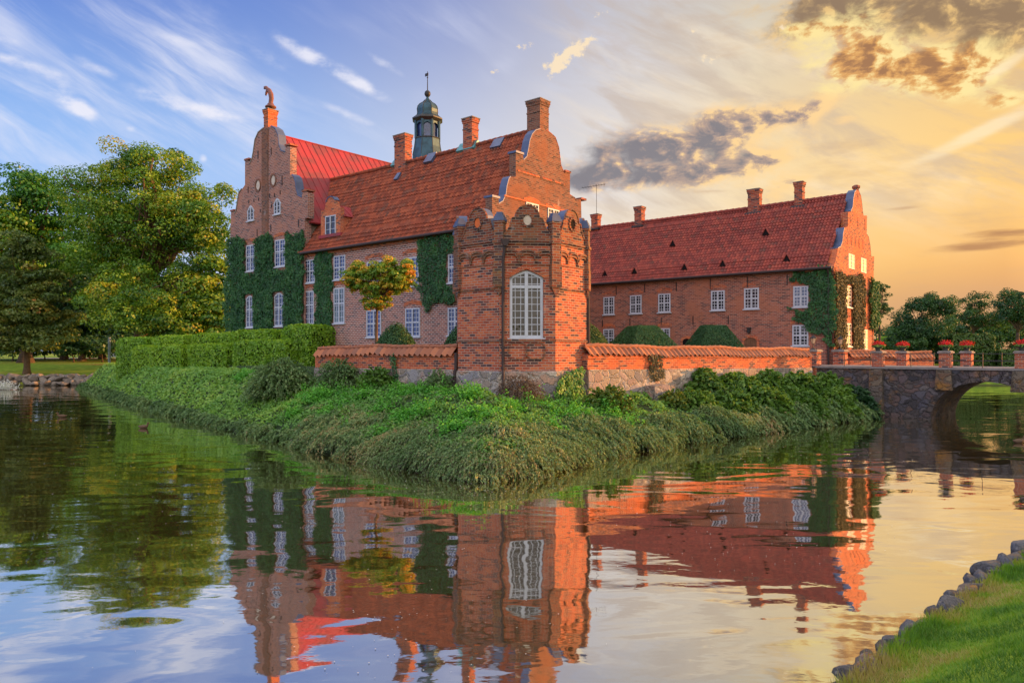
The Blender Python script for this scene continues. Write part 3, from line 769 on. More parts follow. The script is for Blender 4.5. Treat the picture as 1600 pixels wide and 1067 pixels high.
# moulded eaves course
mb = MB(); mb.box(F1, S_L1, 0, 0, .07, ZE1-.34, ZE1-.2); mb.box(F1, S_L1, 0, 0, .13, ZE1-.2, ZE1-.06); mb.build('eaves_course', M['brick_red'], w1)
# gable end with scrolls, traced on its own plane
gpx = [(773, 352), (769, 352), (769, 308), (779, 308), (779, 319), (785.5, 314.5), (790, 304), (791.5, 291), (794.5, 279), (797, 276), (804.3, 276), (804.3, 238), (814.5, 238),
       (816, 250), (821, 244.5), (823.5, 232), (825.5, 219), (829, 209), (834, 203), (841, 200.5), (849, 202), (856, 207), (863, 213.5), (868, 229), (871, 256), (875, 267), (878, 270), (878, 267), (885, 267), (885, 303.5),
       (892, 308), (894.5, 313), (894.5, 310), (901.5, 310), (902.5, 352)]
gout = [G1.at(x, y) for x, y in gpx]
sc = 8.56/gout[-1][0]
gout = [(a*sc if a > 0 else a, z) for a, z in gout]
gout[0] = (0.0, gout[1][1])
base = [(8.56, GZ-.3), (0.0, GZ-.3)]
go = MB().prism(G1, gout + base, -.5, 0).build('gable_wall', M['brick_gable'], w1)
def cap(parent, fr, pts, n0=-.54, n1=.012, th=.05, mat='lead', name='coping'):
    return MB().ribbon(fr, pts, n0, n1, th).build(name, M[mat], parent)
cap(go, G1, gout[4:10]); cap(go, G1, gout[13:20]); cap(go, G1, gout[20:26], mat='brick_chimney'); cap(go, G1, gout[29:32], mat='brick_chimney')
for i, j in ((2, 3), (11, 12), (27, 28), (33, 34)):
    if j == 34: continue
    a0, a1 = gout[i][0], gout[j][0]; zz = gout[i][1]
    MB().box(G1, a0-.05, a1+.05, -.58, .06, zz, zz+.12).build('kneeler_cap', M['lead' if i < 12 else 'brick_chimney'], go)
a0, zz = gout[33]; MB().box(G1, a0-.04, a0+.55, -.58, .06, zz, zz+.12).build('kneeler_cap', M['brick_chimney'], go)
# horizontal string courses and blind strips on the gable
mb = MB(); 
for yy in (276, 319): mb.box(G1, .8 if yy > 300 else 2.0, 7.6 if yy > 300 else 6.6, 0, .05, G1.at(835, yy)[1], G1.at(835, yy)[1]+.09)
mb.build('string_course', M['brick_red'], go)
window(w1, G1, 821.5, 841, 318, 345, 4, 4, 0, 'glass_grey', 0, (.5,), (.5,), .07, False); window(w1, G1, 855.5, 873, 327, 353, 4, 4, 0, 'glass_grey', 0, (.5,), (.5,), .07, False)
lintel(w1, G1, 821.5, 841, 316); lintel(w1, G1, 855.5, 873, 325)
# roof
clipL = lambda z: S_L1 - np.maximum(0, (z-12.8))*.79 - .25
roof = tiled_slope('roof', w1, F1, -21.6, -.42, (.36, ZE1-.12), (-HALF1, ZR1), 'tile_main', left=clipL)
tiled_slope('roof_rear_slope', w1, F1.off(0, -8.56), -21.6, -.42, (-.36, ZE1-.12), (8.56-HALF1, ZR1), 'tile_main', th=.68, per=4, left=lambda z: S_L1+0*z)
mb = MB(); k = 46
for i in range(k):
    a0 = -21.4+20.95*i/k; sag = -.07*sin(pi*i/k)
    mb.tube([F1.w(a0, ZR1+.03+sag, -HALF1), F1.w(a0+.50, ZR1+.055+sag, -HALF1)], [.13, .15], 8)
mb.build('ridge_tiles', M['tile_main'], roof, smooth=False)
MB().tube([F1.w(S_L1+.05, ZE1-.12, .40), F1.w(-.05, ZE1-.12, .40)], .085, 8).build('gutter', M['gutter'], w1)
mb = MB(); mb.tube([F1.w(S_L1+.12, ZE1-.15, .38), F1.w(S_L1+.12, ZE1-.5, .12), F1.w(S_L1+.12, GZ, .12)], .06, 8); mb.build('downpipe', M['gutter'], w1)
# flat-lying hatches and copper sheets
def hatch(parent, fr, x0, x1, y0, y1, n, mat, name='roof_hatch', sl=None):
    a0, a1 = fr.at(x0, y1, n)[0], fr.at(x1, y1, n)[0]; z = fr.at((x0+x1)/2, (y0+y1)/2, n)[1]
    return a0, a1, z
def slope_box(name, parent, fr, ea, ri, a0, a1, t0, t1, h, mat):
    L_ = sqrt((ri[0]-ea[0])**2 + (ri[1]-ea[1])**2); dn, dz = (ri[0]-ea[0])/L_, (ri[1]-ea[1])/L_; un, uz = abs(dz), abs(dn)
    q = lambda t, hh: (ea[0]+(ri[0]-ea[0])*t+un*hh, ea[1]+(ri[1]-ea[1])*t+uz*hh)
    P_ = lambda a, t, hh: fr.w(a, q(t, hh)[1], q(t, hh)[0])
    mb = MB(); b = -.05
    mb.poly([P_(a0, t0, h), P_(a1, t0, h), P_(a1, t1, h), P_(a0, t1, h)])
    mb.poly([P_(a0, t0, b), P_(a1, t0, b), P_(a1, t0, h), P_(a0, t0, h)])
    mb.poly([P_(a1, t0, b), P_(a1, t1, b), P_(a1, t1, h), P_(a1, t0, h)])
    mb.poly([P_(a0, t1, b), P_(a0, t0, b), P_(a0, t0, h), P_(a0, t1, h)])
    mb.poly([P_(a1, t1, b), P_(a0, t1, b), P_(a0, t1, h), P_(a1, t1, h)])
    return mb.build(name, M[mat], parent)
def slope_hit(fr, ea, ri, px, py):
    """where the pixel ray meets the slope: (s, t along slope)"""
    lo, hi = -.2, 1.2
    for _ in range(40):
        t = (lo+hi)/2; n = ea[0]+(ri[0]-ea[0])*t; a, z = fr.at(px, py, n)
        if z > ea[1]+(ri[1]-ea[1])*t: lo = t
        else: hi = t
    return a, t
E1, R1 = (.36, ZE1-.12), (-HALF1, ZR1)
for (x, y, w_, tl, mat, nm) in ((673, 248, .8, .11, 'skylight', 'roof_hatch'), (778, 225, .85, .10, 'skylight', 'roof_hatch'), (622, 277, .35, .08, 'skylight', 'roof_hatch'),
                              (625, 254.5, 1.5, .07, 'copper_sheet', 'copper_flashing'), (731, 230, 1.6, .09, 'copper_sheet', 'copper_flashing'), (447.5+52, 345, .01, .01, 'lead', 'roof_vent')):
    if w_ < .1: continue
    a, t = slope_hit(F1, E1, R1, x, y)
    slope_box(nm, roof, F1, E1, R1, a-w_/2, a+w_/2, t-tl/2, t+tl/2, .13, mat)
chimney(w1, F1, 614, 632.5, 646, 207, 251, -HALF1+.35, flash=False); chimney(w1, F1, 721, 737.5, 750, 181, 227, -HALF1+.35, flash=False)
ch = chimney(w1, G1, 820.5, 844, 860, 152, 203, .06, 'brick_gable', flash=False, gable=True)
# front windows
W1 = [(477.3, 492.5, 406, 442, 4, 6, .5), (477.3, 490.8, 454.8, 507, 4, 6, .58), (522.3, 540, 399.3, 437, 4, 6, .5), (522.3, 538.8, 450, 505, 4, 6, .56), (574, 597, 408.5, 452, 4, 6, .5), (573.5, 596, 484.6, 526.8, 4, 6, .5),
      (632.5, 655, 402, 447.2, 4, 6, .5), (634, 656.7, 481.4, 526, 4, 6, .5), (701, 723, 396.5, 441.5, 4, 6, .55), (700.5, 723, 480.5, 524, 4, 6, .5)]
for x0, x1, y0, y1, c, r, tr in W1:
    window(w1, F1, x0, x1, y0, y1, c, r, 0, 'glass_curtain' if (x0, y0) == (522.3, 450) else 'glass', 0, (.5,), (tr,)); lintel(w1, F1, x0, x1, y0-2.2)
# dormer
dn_ = -.30; DF = F1.off(0, dn_)
d0, zb = DF.at(501.5, 369); d1 = DF.at(532, 369)[0]; zt = DF.at(516, 308)[1]; zs = DF.at(516, 329)[1]
dw = d1-d0
dor = MB()
prof = [(d0, zb-.2), (d1, zb-.2), (d1, zs+.1), (d1-dw*.10, zs+.1), (d1-dw*.12, zs-.12), (d1-dw*.22, zs+.3), (d1-dw*.27, zt-.3), (d0+dw*.62, zt-.05), (d0+dw*.5, zt), (d0+dw*.38, zt-.05), (d0+dw*.27, zt-.3), (d0+dw*.22, zs+.3), (d0+dw*.12, zs-.12), (d0+dw*.1, zs+.1), (d0, zs+.1)]
dor.prism(DF, prof, -.32, 0); dor.box(DF, d0+.05, d1-.05, -2.6, -.32, zb-.2, zs-.35)
do = dor.build('dormer', M['brick_red'], w1)
mb = MB(); zr_ = zt-.5; am = (d0+d1)/2
rf = lambda a, z, n: DF.w(a, z, n)
mb.poly([rf(d1+.12, zs-.5, -.2), rf(d1+.12, zs-.5, -2.9), rf(am, zr_, -3.4), rf(am, zr_, -.2)]); mb.poly([rf(d0-.12, zs-.5, -2.9), rf(d0-.12, zs-.5, -.2), rf(am, zr_, -.2), rf(am, zr_, -3.4)])
for i in range(5):
    n_ = -.4-.5*i; mb.tube([rf(d1+.12, zs-.47, n_), rf(am, zr_+.03, n_)], .022, 4)
mb.build('dormer_roof', M['red_metal'], do)
MB().ribbon(DF, [prof[6], prof[7], prof[8], prof[9], prof[10]][::-1], -.36, .04, .06).build('coping', M['lead'], do)
MB().box(DF, d0-.12, d1+.15, -.1, .12, zb-.2, zb+.02).build('flashing', M['red_metal'], do)
window(do, DF, 509, 525, 337, 369, 2, 3, 0, 'glass_grey', 0, (.5,), (), .075, False)

# ================= the tall gabled block at the left
w2 = thing('gabled_house', 'tall brick gable block with red sheet metal roof and a statue on its chimney', 'castle wing', F1.w(-23.4, GZ, -5))
SL, SR = F1.at(360, 500)[0], S_L1
ZE3 = EYE+9.35; ZR3 = EYE+16.75; AP = (SL+SR)/2 - .05
NB = .14                                            # stands a little proud of the long wing
lp = [(476, 346), (476.5, 341), (480.6, 341), (480.6, 300), (472.8, 300), (471.5, 309), (466, 306), (463, 296), (461.5, 284), (459.5, 277), (456, 273.5), (453.4, 273.5), (453.4, 229), (446.3, 229), (445.3, 238), (439.3, 236), (436, 226), (434.6, 211), (430.5, 202), (423.5, 197.5),
      (412, 201), (404, 207.5), (399, 219), (396.4, 238), (394.5, 248), (390.5, 256.5), (389.3, 251.5), (382.8, 251.5), (382.8, 289), (378, 296), (374, 301), (371.8, 314), (369.3, 330), (367, 334), (366, 331), (361, 331), (360, 362)]
lo_ = [F1.at(x, y, NB) for x, y in lp]
SLn = lo_[-1][0]
lout = lo_ + [(SLn, GZ-.3), (lo_[0][0], GZ-.3)]
lg = MB().prism(F1, lout, NB-.55, NB).build('gable_wall', M['brick_grey'], w2)
cap(lg, F1, lo_[14:20][::-1], NB-.6, NB+.05, .07); cap(lg, F1, lo_[5:11][::-1], NB-.6, NB+.05, .08)
cap(lg, F1, lo_[20:26][::-1], NB-.6, NB+.05, .08, 'stone_grey'); cap(lg, F1, lo_[29:34][::-1], NB-.6, NB+.05, .08, 'stone_grey')
for i, j in ((4, 3), (13, 12), (27, 26), (35, 34)):
    MB().box(F1, lo_[i][0]-.05, lo_[j][0]+.05, NB-.62, NB+.06, lo_[i][1], lo_[i][1]+.13).build('kneeler_cap', M['brick_chimney'], lg)
# pale warm central lesene up to the chimney
ac = F1.at(414.5, 280, NB)[0]
MB().box(F1, ac-.42, ac+.42, NB, NB+.06, EYE+4.6, F1.at(414, 202, NB)[1]).build('lesene', M['brick_gable'], lg)
mb = MB(); mb.box(F1, SR-.5, SR, NB-9.5-8, NB-.55, GZ, ZE3); mb.build('side_wall', M['render_beige'], w2)
MB().box(F1, SLn, SLn+.5, NB-17, NB-.55, GZ, ZE3).build('side_wall', M['brick_grey'], w2)
# sheet roof with standing seams
mb = MB(); er = (SR+.42, ZE3); el_ = (SLn-.42, ZE3); D0, D1 = NB-.5, NB-20
mb.poly([F1.w(er[0], er[1], D0), F1.w(er[0], er[1], D1), F1.w(AP, ZR3, D1), F1.w(AP, ZR3, D0)])
mb.poly([F1.w(el_[0], el_[1], D1), F1.w(el_[0], el_[1], D0), F1.w(AP, ZR3, D0), F1.w(AP, ZR3, D1)])
for i in range(31):
    n_ = D0-.15-.62*i
    for q in (er, el_): mb.tube([F1.w(q[0], q[1]+.02, n_), F1.w(AP, ZR3+.02, n_)], .032, 5)
mb.tube([F1.w(AP, ZR3+.03, D0), F1.w(AP, ZR3+.03, D1)], .06, 6)
rr = mb.build('roof', M['red_metal'], w2)
MB().tube([F1.w(er[0]+.02, er[1]-.05, D0+.2), F1.w(er[0]+.02, er[1]-.05, D1)], .09, 8).build('gutter', M['red_metal'], w2)
MB().box(F1, SR-.02, SR+.40, NB-17, NB-.55, ZE3-.16, ZE3-.06).build('soffit', M['gutter'], w2)
# small raised hatch near the ridge
mb = MB(); mb.box(F1, AP+1.1, AP+1.9, NB-11.6, NB-10.7, ZR3-2.6, ZR3-1.15); mb.build('roof_hatch', M['red_metal'], w2)
ch = chimney(w2, F1, 410, 418.5, 435.5, 168.5, 200, NB+.08, 'brick_red', flash=False)
# the bent figure on top of the chimney
a_, z_ = F1.at(423, 168.5, NB-.4); fb = F1.w(a_, z_, NB-.4)
mpx = .0485
fig = MB(); path = [(1.5, 0, 4.6), (0, 7, 3.4), (2.0, 14, 3.6), (.3, 21, 3.9), (-4.0, 27.5, 3.4), (-9.5, 31, 2.7), (-13.5, 34.2, 2.6), (-17.0, 35.2, 2.2), (-18.5, 32.6, 1.4)]
fig.tube([F1.w(a_+x*mpx*.95, z_+y*mpx, NB-.4) for x, y, r in path], [r*mpx for x, y, r in path], 10)
fig.tube([F1.w(a_-8*mpx, z_+31*mpx, NB-.4), F1.w(a_-11*mpx, z_+25*mpx, NB-.36), F1.w(a_-11.5*mpx, z_+21*mpx, NB-.33)], [2.2*mpx, 1.9*mpx, 1.1*mpx], 8)
fig.lathe(fb, [(.42, z_), (.40, z_+.10), (.26, z_+.16), (.24, z_+.28)], 12)
fig.build('statue', M['statue'], ch, smooth=True)
# arched and round openings, tall windows
window(w2, F1, 387.4, 397.2, 321.3, 345, 2, 4, NB, 'glass_grey', .5, (.5,), (), .09, True); window(w2, F1, 428.8, 438.8, 310, 335, 2, 4, NB, 'glass_grey', .5, (.5,), (), .09, True)
for x0, x1, y0, y1, tr, ar in ((385.4, 399, 383, 423.8, .56, 0), (430.2, 446.2, 374.6, 416.6, .56, 0), (385.3, 396.8, 462, 511.5, .56, .22), (429.8, 443.8, 457.4, 509.5, .56, .22)):
    window(w2, F1, x0, x1, y0, y1, 4, 6, NB, 'glass', ar, (.5,), (tr,))
    if not ar: lintel(w2, F1, x0, x1, y0-2, NB)
for x, y in ((403.3, 290), (427, 282)):
    a, z = F1.at(x, y, NB); c = MB(); k = 16
    for i in range(k):
        t0, t1 = 2*pi*i/k, 2*pi*(i+1)/k
        c.prism(F1, [(a+.42*cos(t0), z+.5*sin(t0)), (a+.42*cos(t1), z+.5*sin(t1)), (a+.30*cos(t1), z+.38*sin(t1)), (a+.30*cos(t0), z+.38*sin(t0))], NB, NB+.05)
    o = c.build('round_niche', M['brick_gable'], w2)
    MB().prism(F1, [(a+.06+.29*cos(2*pi*i/16), z+.36*sin(2*pi*i/16)) for i in range(16)], NB-.02, NB+.015).build('niche_back', M['cream'], o)
anchors(w2, F1, [(402, 358, 369), (423.5, 351, 362), (467, 344, 355), (403.5, 236, 248), (424, 231, 242), (388, 292, 302), (419, 280, 295), (441, 275, 290), (389, 313, 318), (397, 311, 316), (404.5, 309, 314), (421.5, 303, 309), (429, 302, 308), (438, 298, 304), (416.5, 321, 326), (424.5, 319, 325), (407, 327, 332)], NB)
# square stair turret with a copper cap riding on the red roof ridge
tu = thing('roof_turret', 'slim octagonal copper lantern turret with ball and weathervane rising behind the roof ridge', 'turret', F1.w(AP, ZR3, NB-17))
TC = PT(668, 262, 68.4); tc = (TC[0], TC[1]); m = 68.4/FOC; zy = lambda y: EYE + (HOR-y)*m
MB().lathe(tc, [(1.55, ZR3-1.0), (1.5, zy(262)), (24.5*m, zy(246)), (21.5*m, zy(232)), (20*m, zy(219))], 8, pi/8+radians(5)).build('skirt', M['copper'], tu)
MB().lathe(tc, [(16.5*m, zy(219)), (16.5*m, zy(192))], 8, pi/8+radians(5)).build('lantern_core', M['glass'], tu)
mb = MB()
for k in range(8):
    t = pi/8+radians(5)+2*pi*k/8; t2 = t+2*pi/8; r = 19.3*m
    p, q = (tc[0]+r*cos(t), tc[1]+r*sin(t)), (tc[0]+r*cos(t2), tc[1]+r*sin(t2))
    mb.tube([(p[0], p[1], zy(219)), (p[0], p[1], zy(190))], 2.3*m, 6)
    A = np.array(p); B = np.array(q)
    prev = None
    for i in range(9):
        u_ = i/8; h = zy(201) + (zy(195.5)-zy(201))*sin(pi*u_)**.6; pt = A+(B-A)*(.1+.8*u_)
        if prev is not None:
            mb.poly([(prev[0][0], prev[0][1], prev[1]), (pt[0], pt[1], h), (pt[0], pt[1], zy(190.5)), (prev[0][0], prev[0][1], zy(190.5))])
        prev = (pt, h)
mb.build('lantern_posts', M['copper'], tu)
MB().lathe(tc, [(20.6*m, zy(219.5)), (21.2*m, zy(218.5)), (20.6*m, zy(217.5))], 8, pi/8+radians(5)).build('lantern_band', M['copper_trim'], tu)
MB().lathe(tc, [(20*m, zy(192.5)), (25*m, zy(189)), (25*m, zy(187.5)), (21*m, zy(184.5))], 8, pi/8+radians(5)).build('cornice', M['copper_trim'], tu)
MB().lathe(tc, [(21.4*m, zy(186)), (17.2*m, zy(182)), (16.6*m, zy(178)), (17.2*m, zy(173)), (16*m, zy(168.5)), (12.8*m, zy(164.5)), (7.5*m, zy(161)), (4*m, zy(157)), (2.2*m, zy(153.5)), (1.6*m, zy(152))], 8, pi/8+radians(5)).build('dome', M['copper'], tu)
for k in range(8):
    t = pi/8+radians(5)+2*pi*k/8; mb = MB()
    mb.tube([(tc[0]+r*m*cos(t), tc[1]+r*m*sin(t), zy(y)) for r, y in ((21.5, 185.8), (17.3, 182), (16.7, 178), (17.3, 173), (16.1, 168.3), (12.9, 164.3), (7.6, 160.8), (4.1, 156.8))], .035, 5)
    mb.tube([(tc[0]+r*m*cos(t), tc[1]+r*m*sin(t), zy(y)) for r, y in ((24.6, 246), (21.7, 232), (20.1, 219))], .035, 5)
    mb.build('rib', M['copper_trim'], tu)
mb = MB(); mb.lathe(tc, [(.1*m, zy(152.5)), (3*m, zy(151.3)), (4.5*m, zy(149)), (4.9*m, zy(147)), (4.3*m, zy(144.3)), (2.6*m, zy(142.4)), (.5*m, zy(141.8))], 14)
mb.tube([(tc[0], tc[1], zy(143)), (tc[0], tc[1], zy(112))], [.05, .028], 6)
bx = Frame(tc, nF); mb.box(bx, -.32, .10, -.015, .015, zy(119), zy(114.5)); mb.box(bx, -.09, .09, -.02, .02, zy(122), zy(121))
mb.build('weathervane', M['iron'], tu, smooth=False)

# ================= the right wing
w3 = thing('castle_wing', 'long low brick wing with dull red roof and sunlit ivied gable beside the bridge', 'castle wing', F2.w(-10, GZ, -5))
ZE2, ZR2 = EYE+5.85, EYE+11.6; HALF2 = 5.17; S2 = -27.0
mb = MB(); mb.box(F2, S2, 0, -.5, 0, GZ-.3, ZE2); mb.box(F2, S2, 0, -10.3, -9.8, GZ-.3, ZE2); mb.build('wall', M['brick_wing'], w3)
gp = [(1304.5, 417), (1306, 405), (1309.5, 388), (1313.5, 386), (1316.5, 378), (1317.5, 366), (1319.5, 356), (1325, 354), (1325, 332), (1329.5, 330.5), (1332.5, 324), (1333.5, 311), (1335.5, 301), (1338, 297.5), (1341.5, 298), (1345, 307), (1347, 322), (1347.6, 330), (1348.8, 337), (1354.8, 337), (1354.3, 367), (1357, 370.5), (1359.5, 384),
      (1360.8, 400.5), (1366, 400.5), (1365, 434)]
g2 = [G2.at(x, y) for x, y in gp]; g2[0] = (0.0, g2[0][1]); g2w = g2[-1][0]
rg = MB().prism(G2, g2 + [(g2w, GZ-.3), (0, GZ-.3)], -.5, 0).build('gable_wall', M['brick_red'], w3)
cap(rg, G2, g2[2:7]); cap(rg, G2, g2[9:14]); cap(rg, G2, g2[14:19], mat='brick_chimney'); cap(rg, G2, g2[20:24], mat='brick_chimney')
a, z = G2.at(1338.7, 298, -.2)
MB().lathe(G2.w(a, 0, -.25), [(.20, z-.1), (.20, z+.12), (.30, z+.2), (.30, z+.32), (.12, z+.42)], 8).build('finial', M['brick_chimney'], rg)
roof2 = tiled_slope('roof', w3, F2, S2, -.4, (.38, ZE2-.08), (-HALF2, ZR2), 'tile_wing')
tiled_slope('roof_rear_slope', w3, F2.off(0, -10.34), S2, -.4, (-.38, ZE2-.08), (10.34-HALF2, ZR2), 'tile_wing', th=.68, per=4)
mb = MB(); k = 54
for i in range(k):
    a0 = S2+(-.4-S2)*i/k; sag = -.07*sin(pi*i/k); mb.tube([F2.w(a0, ZR2+.03+sag, -HALF2), F2.w(a0+.52, ZR2+.055+sag, -HALF2)], [.13, .15], 8)
mb.build('ridge_tiles', M['tile_wing'], roof2)
MB().tube([F2.w(S2, ZE2-.1, .42), F2.w(-.02, ZE2-.1, .42)], .095, 8).build('gutter', M['gutter'], w3)
mb = MB(); mb.box(F2, S2, 0, 0, .10, ZE2-.26, ZE2-.1); mb.build('eaves_course', M['brick_wing'], w3)
a_d = F2.at(1294.5, 500, .1)[0]
MB().tube([F2.w(a_d, ZE2-.1, .4), F2.w(a_d, ZE2-.5, .12), F2.w(a_d, GZ, .12)], .065, 8).build('downpipe', M['gutter'], w3)
for args in ((922, 934, 940.5, 333.5, 358), (989.5, 1002.5, 1009.5, 321.5, 354), (1166.5, 1187, 1192.5, 293.5, 333), (1239, 1254.5, 1259.5, 282.5, 323)):
    chimney(w3, F2, *args, -HALF2+.35, sheet='copper_trim')
E2, R2 = (.38, ZE2-.08), (-HALF2, ZR2)
for x, y in ((1051.6, 384), (1197, 367), (946, 431), (992, 427), (1070, 421), (1129.7, 416), (1229.7, 408)):
    a, t = slope_hit(F2, E2, R2, x, y); n_ = E2[0]+(R2[0]-E2[0])*t; z = E2[1]+(R2[1]-E2[1])*t
    o = MB(); h = .48; q = .30
    o.poly([F2.w(a-q, z-.05, n_+.14), F2.w(a, z+h, n_+.1), F2.w(a, z+h, n_-.45)]); o.poly([F2.w(a+q, z-.05, n_+.14), F2.w(a, z+h, n_-.45), F2.w(a, z+h, n_+.1)])
    o.poly([F2.w(a-q, z-.05, n_+.14), F2.w(a, z+h, n_-.45), F2.w(a-q*1.1, z, n_-.2)]); o.poly([F2.w(a+q, z-.05, n_+.14), F2.w(a+q*1.1, z, n_-.2), F2.w(a, z+h, n_-.45)])
    v_ = o.build('roof_vent', M['tile_wing'], roof2)
    MB().poly([F2.w(a-q*.8, z-.03, n_+.10), F2.w(a+q*.8, z-.03, n_+.10), F2.w(a, z+h*.8, n_+.06)]).build('opening', M['soot'], v_)
W3 = [(943.3, 960, 464, 491.5), (984.8, 1002.8, 461.4, 490), (1028.8, 1047.8, 459, 488), (1111.3, 1132.6, 454.2, 484.8), (1163, 1186, 450.4, 482.6), (1239.8, 1263.3, 447, 479.6),
      (943, 959.5, 514.2, 541), (1027.8, 1047, 513, 541.5), (1238.3, 1263.3, 507.8, 540.2)]
for x0, x1, y0, y1 in W3:
    window(w3, F2, x0, x1, y0, y1, 4, 6, 0, 'glass' if x0 > 1200 and y0 < 460 else 'glass_grey', 0, (.5,), (.5,), .10); lintel(w3, F2, x0, x1, y0-1.6)
anchors(w3, F2, [(963, 447, 461), (1007.5, 444, 457), (1057, 441, 455), (1110, 435, 452), (1168, 432.5, 449), (1230, 429, 445), (941.5, 500, 511), (984.5, 498, 509), (1033.5, 496, 508), (1083, 494, 507.5), (1138, 493, 506)])
def arch_door(parent, fr, x0, x1, yt, z0, mat, name):
    a0, zt = fr.at(x0, yt); a1 = fr.at(x1, yt)[0]; w_ = a1-a0; k = 8; zs = zt-w_*.3
    pts = [(a0, z0), (a1, z0)] + [((a0+a1)/2+w_/2*cos(pi*i/k), zs+w_*.3*sin(pi*i/k)) for i in range(k+1)]
    o = MB().prism(fr, pts, -.05, .02).build(name, M[mat], parent)
    rim = MB().ribbon(fr, pts[2:][::-1], -.02, .08, .2); rim.box(fr, a0-.18, a0, -.02, .08, z0, zs); rim.box(fr, a1, a1+.18, -.02, .08, z0, zs)
    rim.build('arch_surround', M['brick_red'], o)
    if mat == 'wood':
        mb = MB()
        for i in range(6): mb.box(fr, a0+w_*i/6+.012, a0+w_*(i+1)/6-.012, .02, .05, z0, zs+.1)
        mb.build('boards', M['wood'], o)
    return o
arch_door(w3, F2, 1067, 1079.5, 529, GZ, 'soot', 'cellar_opening'); arch_door(w3, F2, 1163.5, 1183, 527.5, GZ, 'wood', 'door')
a, z = F2.at(1171, 519); mb = MB(); mb.box(F2, a-.10, a+.10, 0, .22, z-.05, z+.28); mb.box(F2, a-.16, a+.16, 0, .26, z+.28, z+.34); mb.build('wall_lamp', M['iron'], w3)
for x0, x1, y0, y1 in ((1325.8, 1335, 397.5, 420), (1345.2, 1353.6, 404, 426)):
    window(w3, G2, x0, x1, y0, y1, 2, 4, 0, 'glass_sun', 0, (.5,), (.5,), .05, False, proud=.022)
for x0, x1, y0, y1, c in ((1321, 1329.5, 446.5, 480, 3), (1321, 1329.5, 505, 541, 3), (1348.2, 1355.5, 515, 546, 3)):
    window(w3, G2, x0, x1, y0, y1, 2, 6, 0, 'glass_sun', 0, (.5,), (.5,), .06, proud=.022)
mb = MB(); 
for i in range(5):
    a, z = G2.at(1324+6.1*i, 374.5+1.9*i); mb.box(G2, a-.10, a+.10, .0, .02, z-.35, z+.35)
for x, y0, y1 in ((1329, 340, 348), (1340.5, 340, 354), (1340.5, 303, 312), (1351.5, 342, 360)):
    a, z1 = G2.at(x, y0); z0_ = G2.at(x, y1)[1]; mb.box(G2, a-.12, a+.12, 0, .02, z0_, z1)
mb.build('blind_niches', M['brick_chimney'], rg)
# TV aerial tied to the small chimney
a, z = F2.at(932, 333, -HALF2-.2); z1 = F2.at(932, 288, -HALF2-.2)[1]; AF = F2.off(0, -HALF2-.2)
an = thing('aerial', 'thin rooftop television aerial fixed to a small red chimney', 'aerial', AF.w(a, z, 0))
MB().tube([AF.w(a, z-.3, 0), AF.w(a, z1, 0)], .022, 6).build('mast', M['iron'], an)
mb = MB(); b0, b1 = AF.at(909, 294), AF.at(946, 288); b0, b1 = (b0[0], b0[1]), (b1[0], b1[1])
mb.tube([AF.w(*b0, 0), AF.w(*b1, 0)], .02, 6)
for i in range(9):
    t = .05+.9*i/8; p = (b0[0]+(b1[0]-b0[0])*t, b0[1]+(b1[1]-b0[1])*t); hh = .3-.012*i
    mb.tube([AF.w(p[0]-.1, p[1]-.05, -hh), AF.w(p[0]+.1, p[1]+.05, hh)], .010, 4)
mb.tube([AF.w(b1[0]-.15, b1[1]-.25, 0), AF.w(b1[0]-.15, b1[1]+.25, 0)], .012, 4)
mb.build('antenna_array', M['iron'], an)

# ================= the octagonal corner tower
CT = (.37, 32.78); SIDE = 2.31; APO = SIDE*1.2071; TA0 = 174.7
tw_ = thing('corner_tower', 'octagonal red brick corner tower with curved parapet gables and a tall white window', 'tower', (*CT, 1.9))
faces = [TA0 + 45*k for k in range(8)]                      # azimuth of the outward normals; 0 front, 1 left, -1 right
def tface(k, ap=APO): n = az2n(TA0 + 45*k); return Frame((CT[0]+n[0]*ap, CT[1]+n[1]*ap), n)
def octo(mb, ap, z0, z1, ap1=None):
    ap1 = ap1 or ap
    h0, h1 = ap*tan(pi/8), ap1*tan(pi/8)
    for k in range(8):
        f0, f1 = tface(k, ap), tface(k, ap1)
        mb.poly([f0.w(-h0, z0), f0.w(h0, z0), f1.w(h1, z1), f1.w(-h1, z1)])
    mb.poly([tface(k, ap1).w(h1, z1) for k in range(0, -8, -1)])
    return mb
Z_ST, Z_B1, Z_B2, Z_STR = 2.857, 4.12, 6.23, 8.10
o = octo(MB(), APO+.16, .9, Z_ST-.05, APO+.07); octo(o, APO+.07, Z_ST-.05, Z_ST, APO+.01); o.build('plinth', M['fieldstone'], tw_)
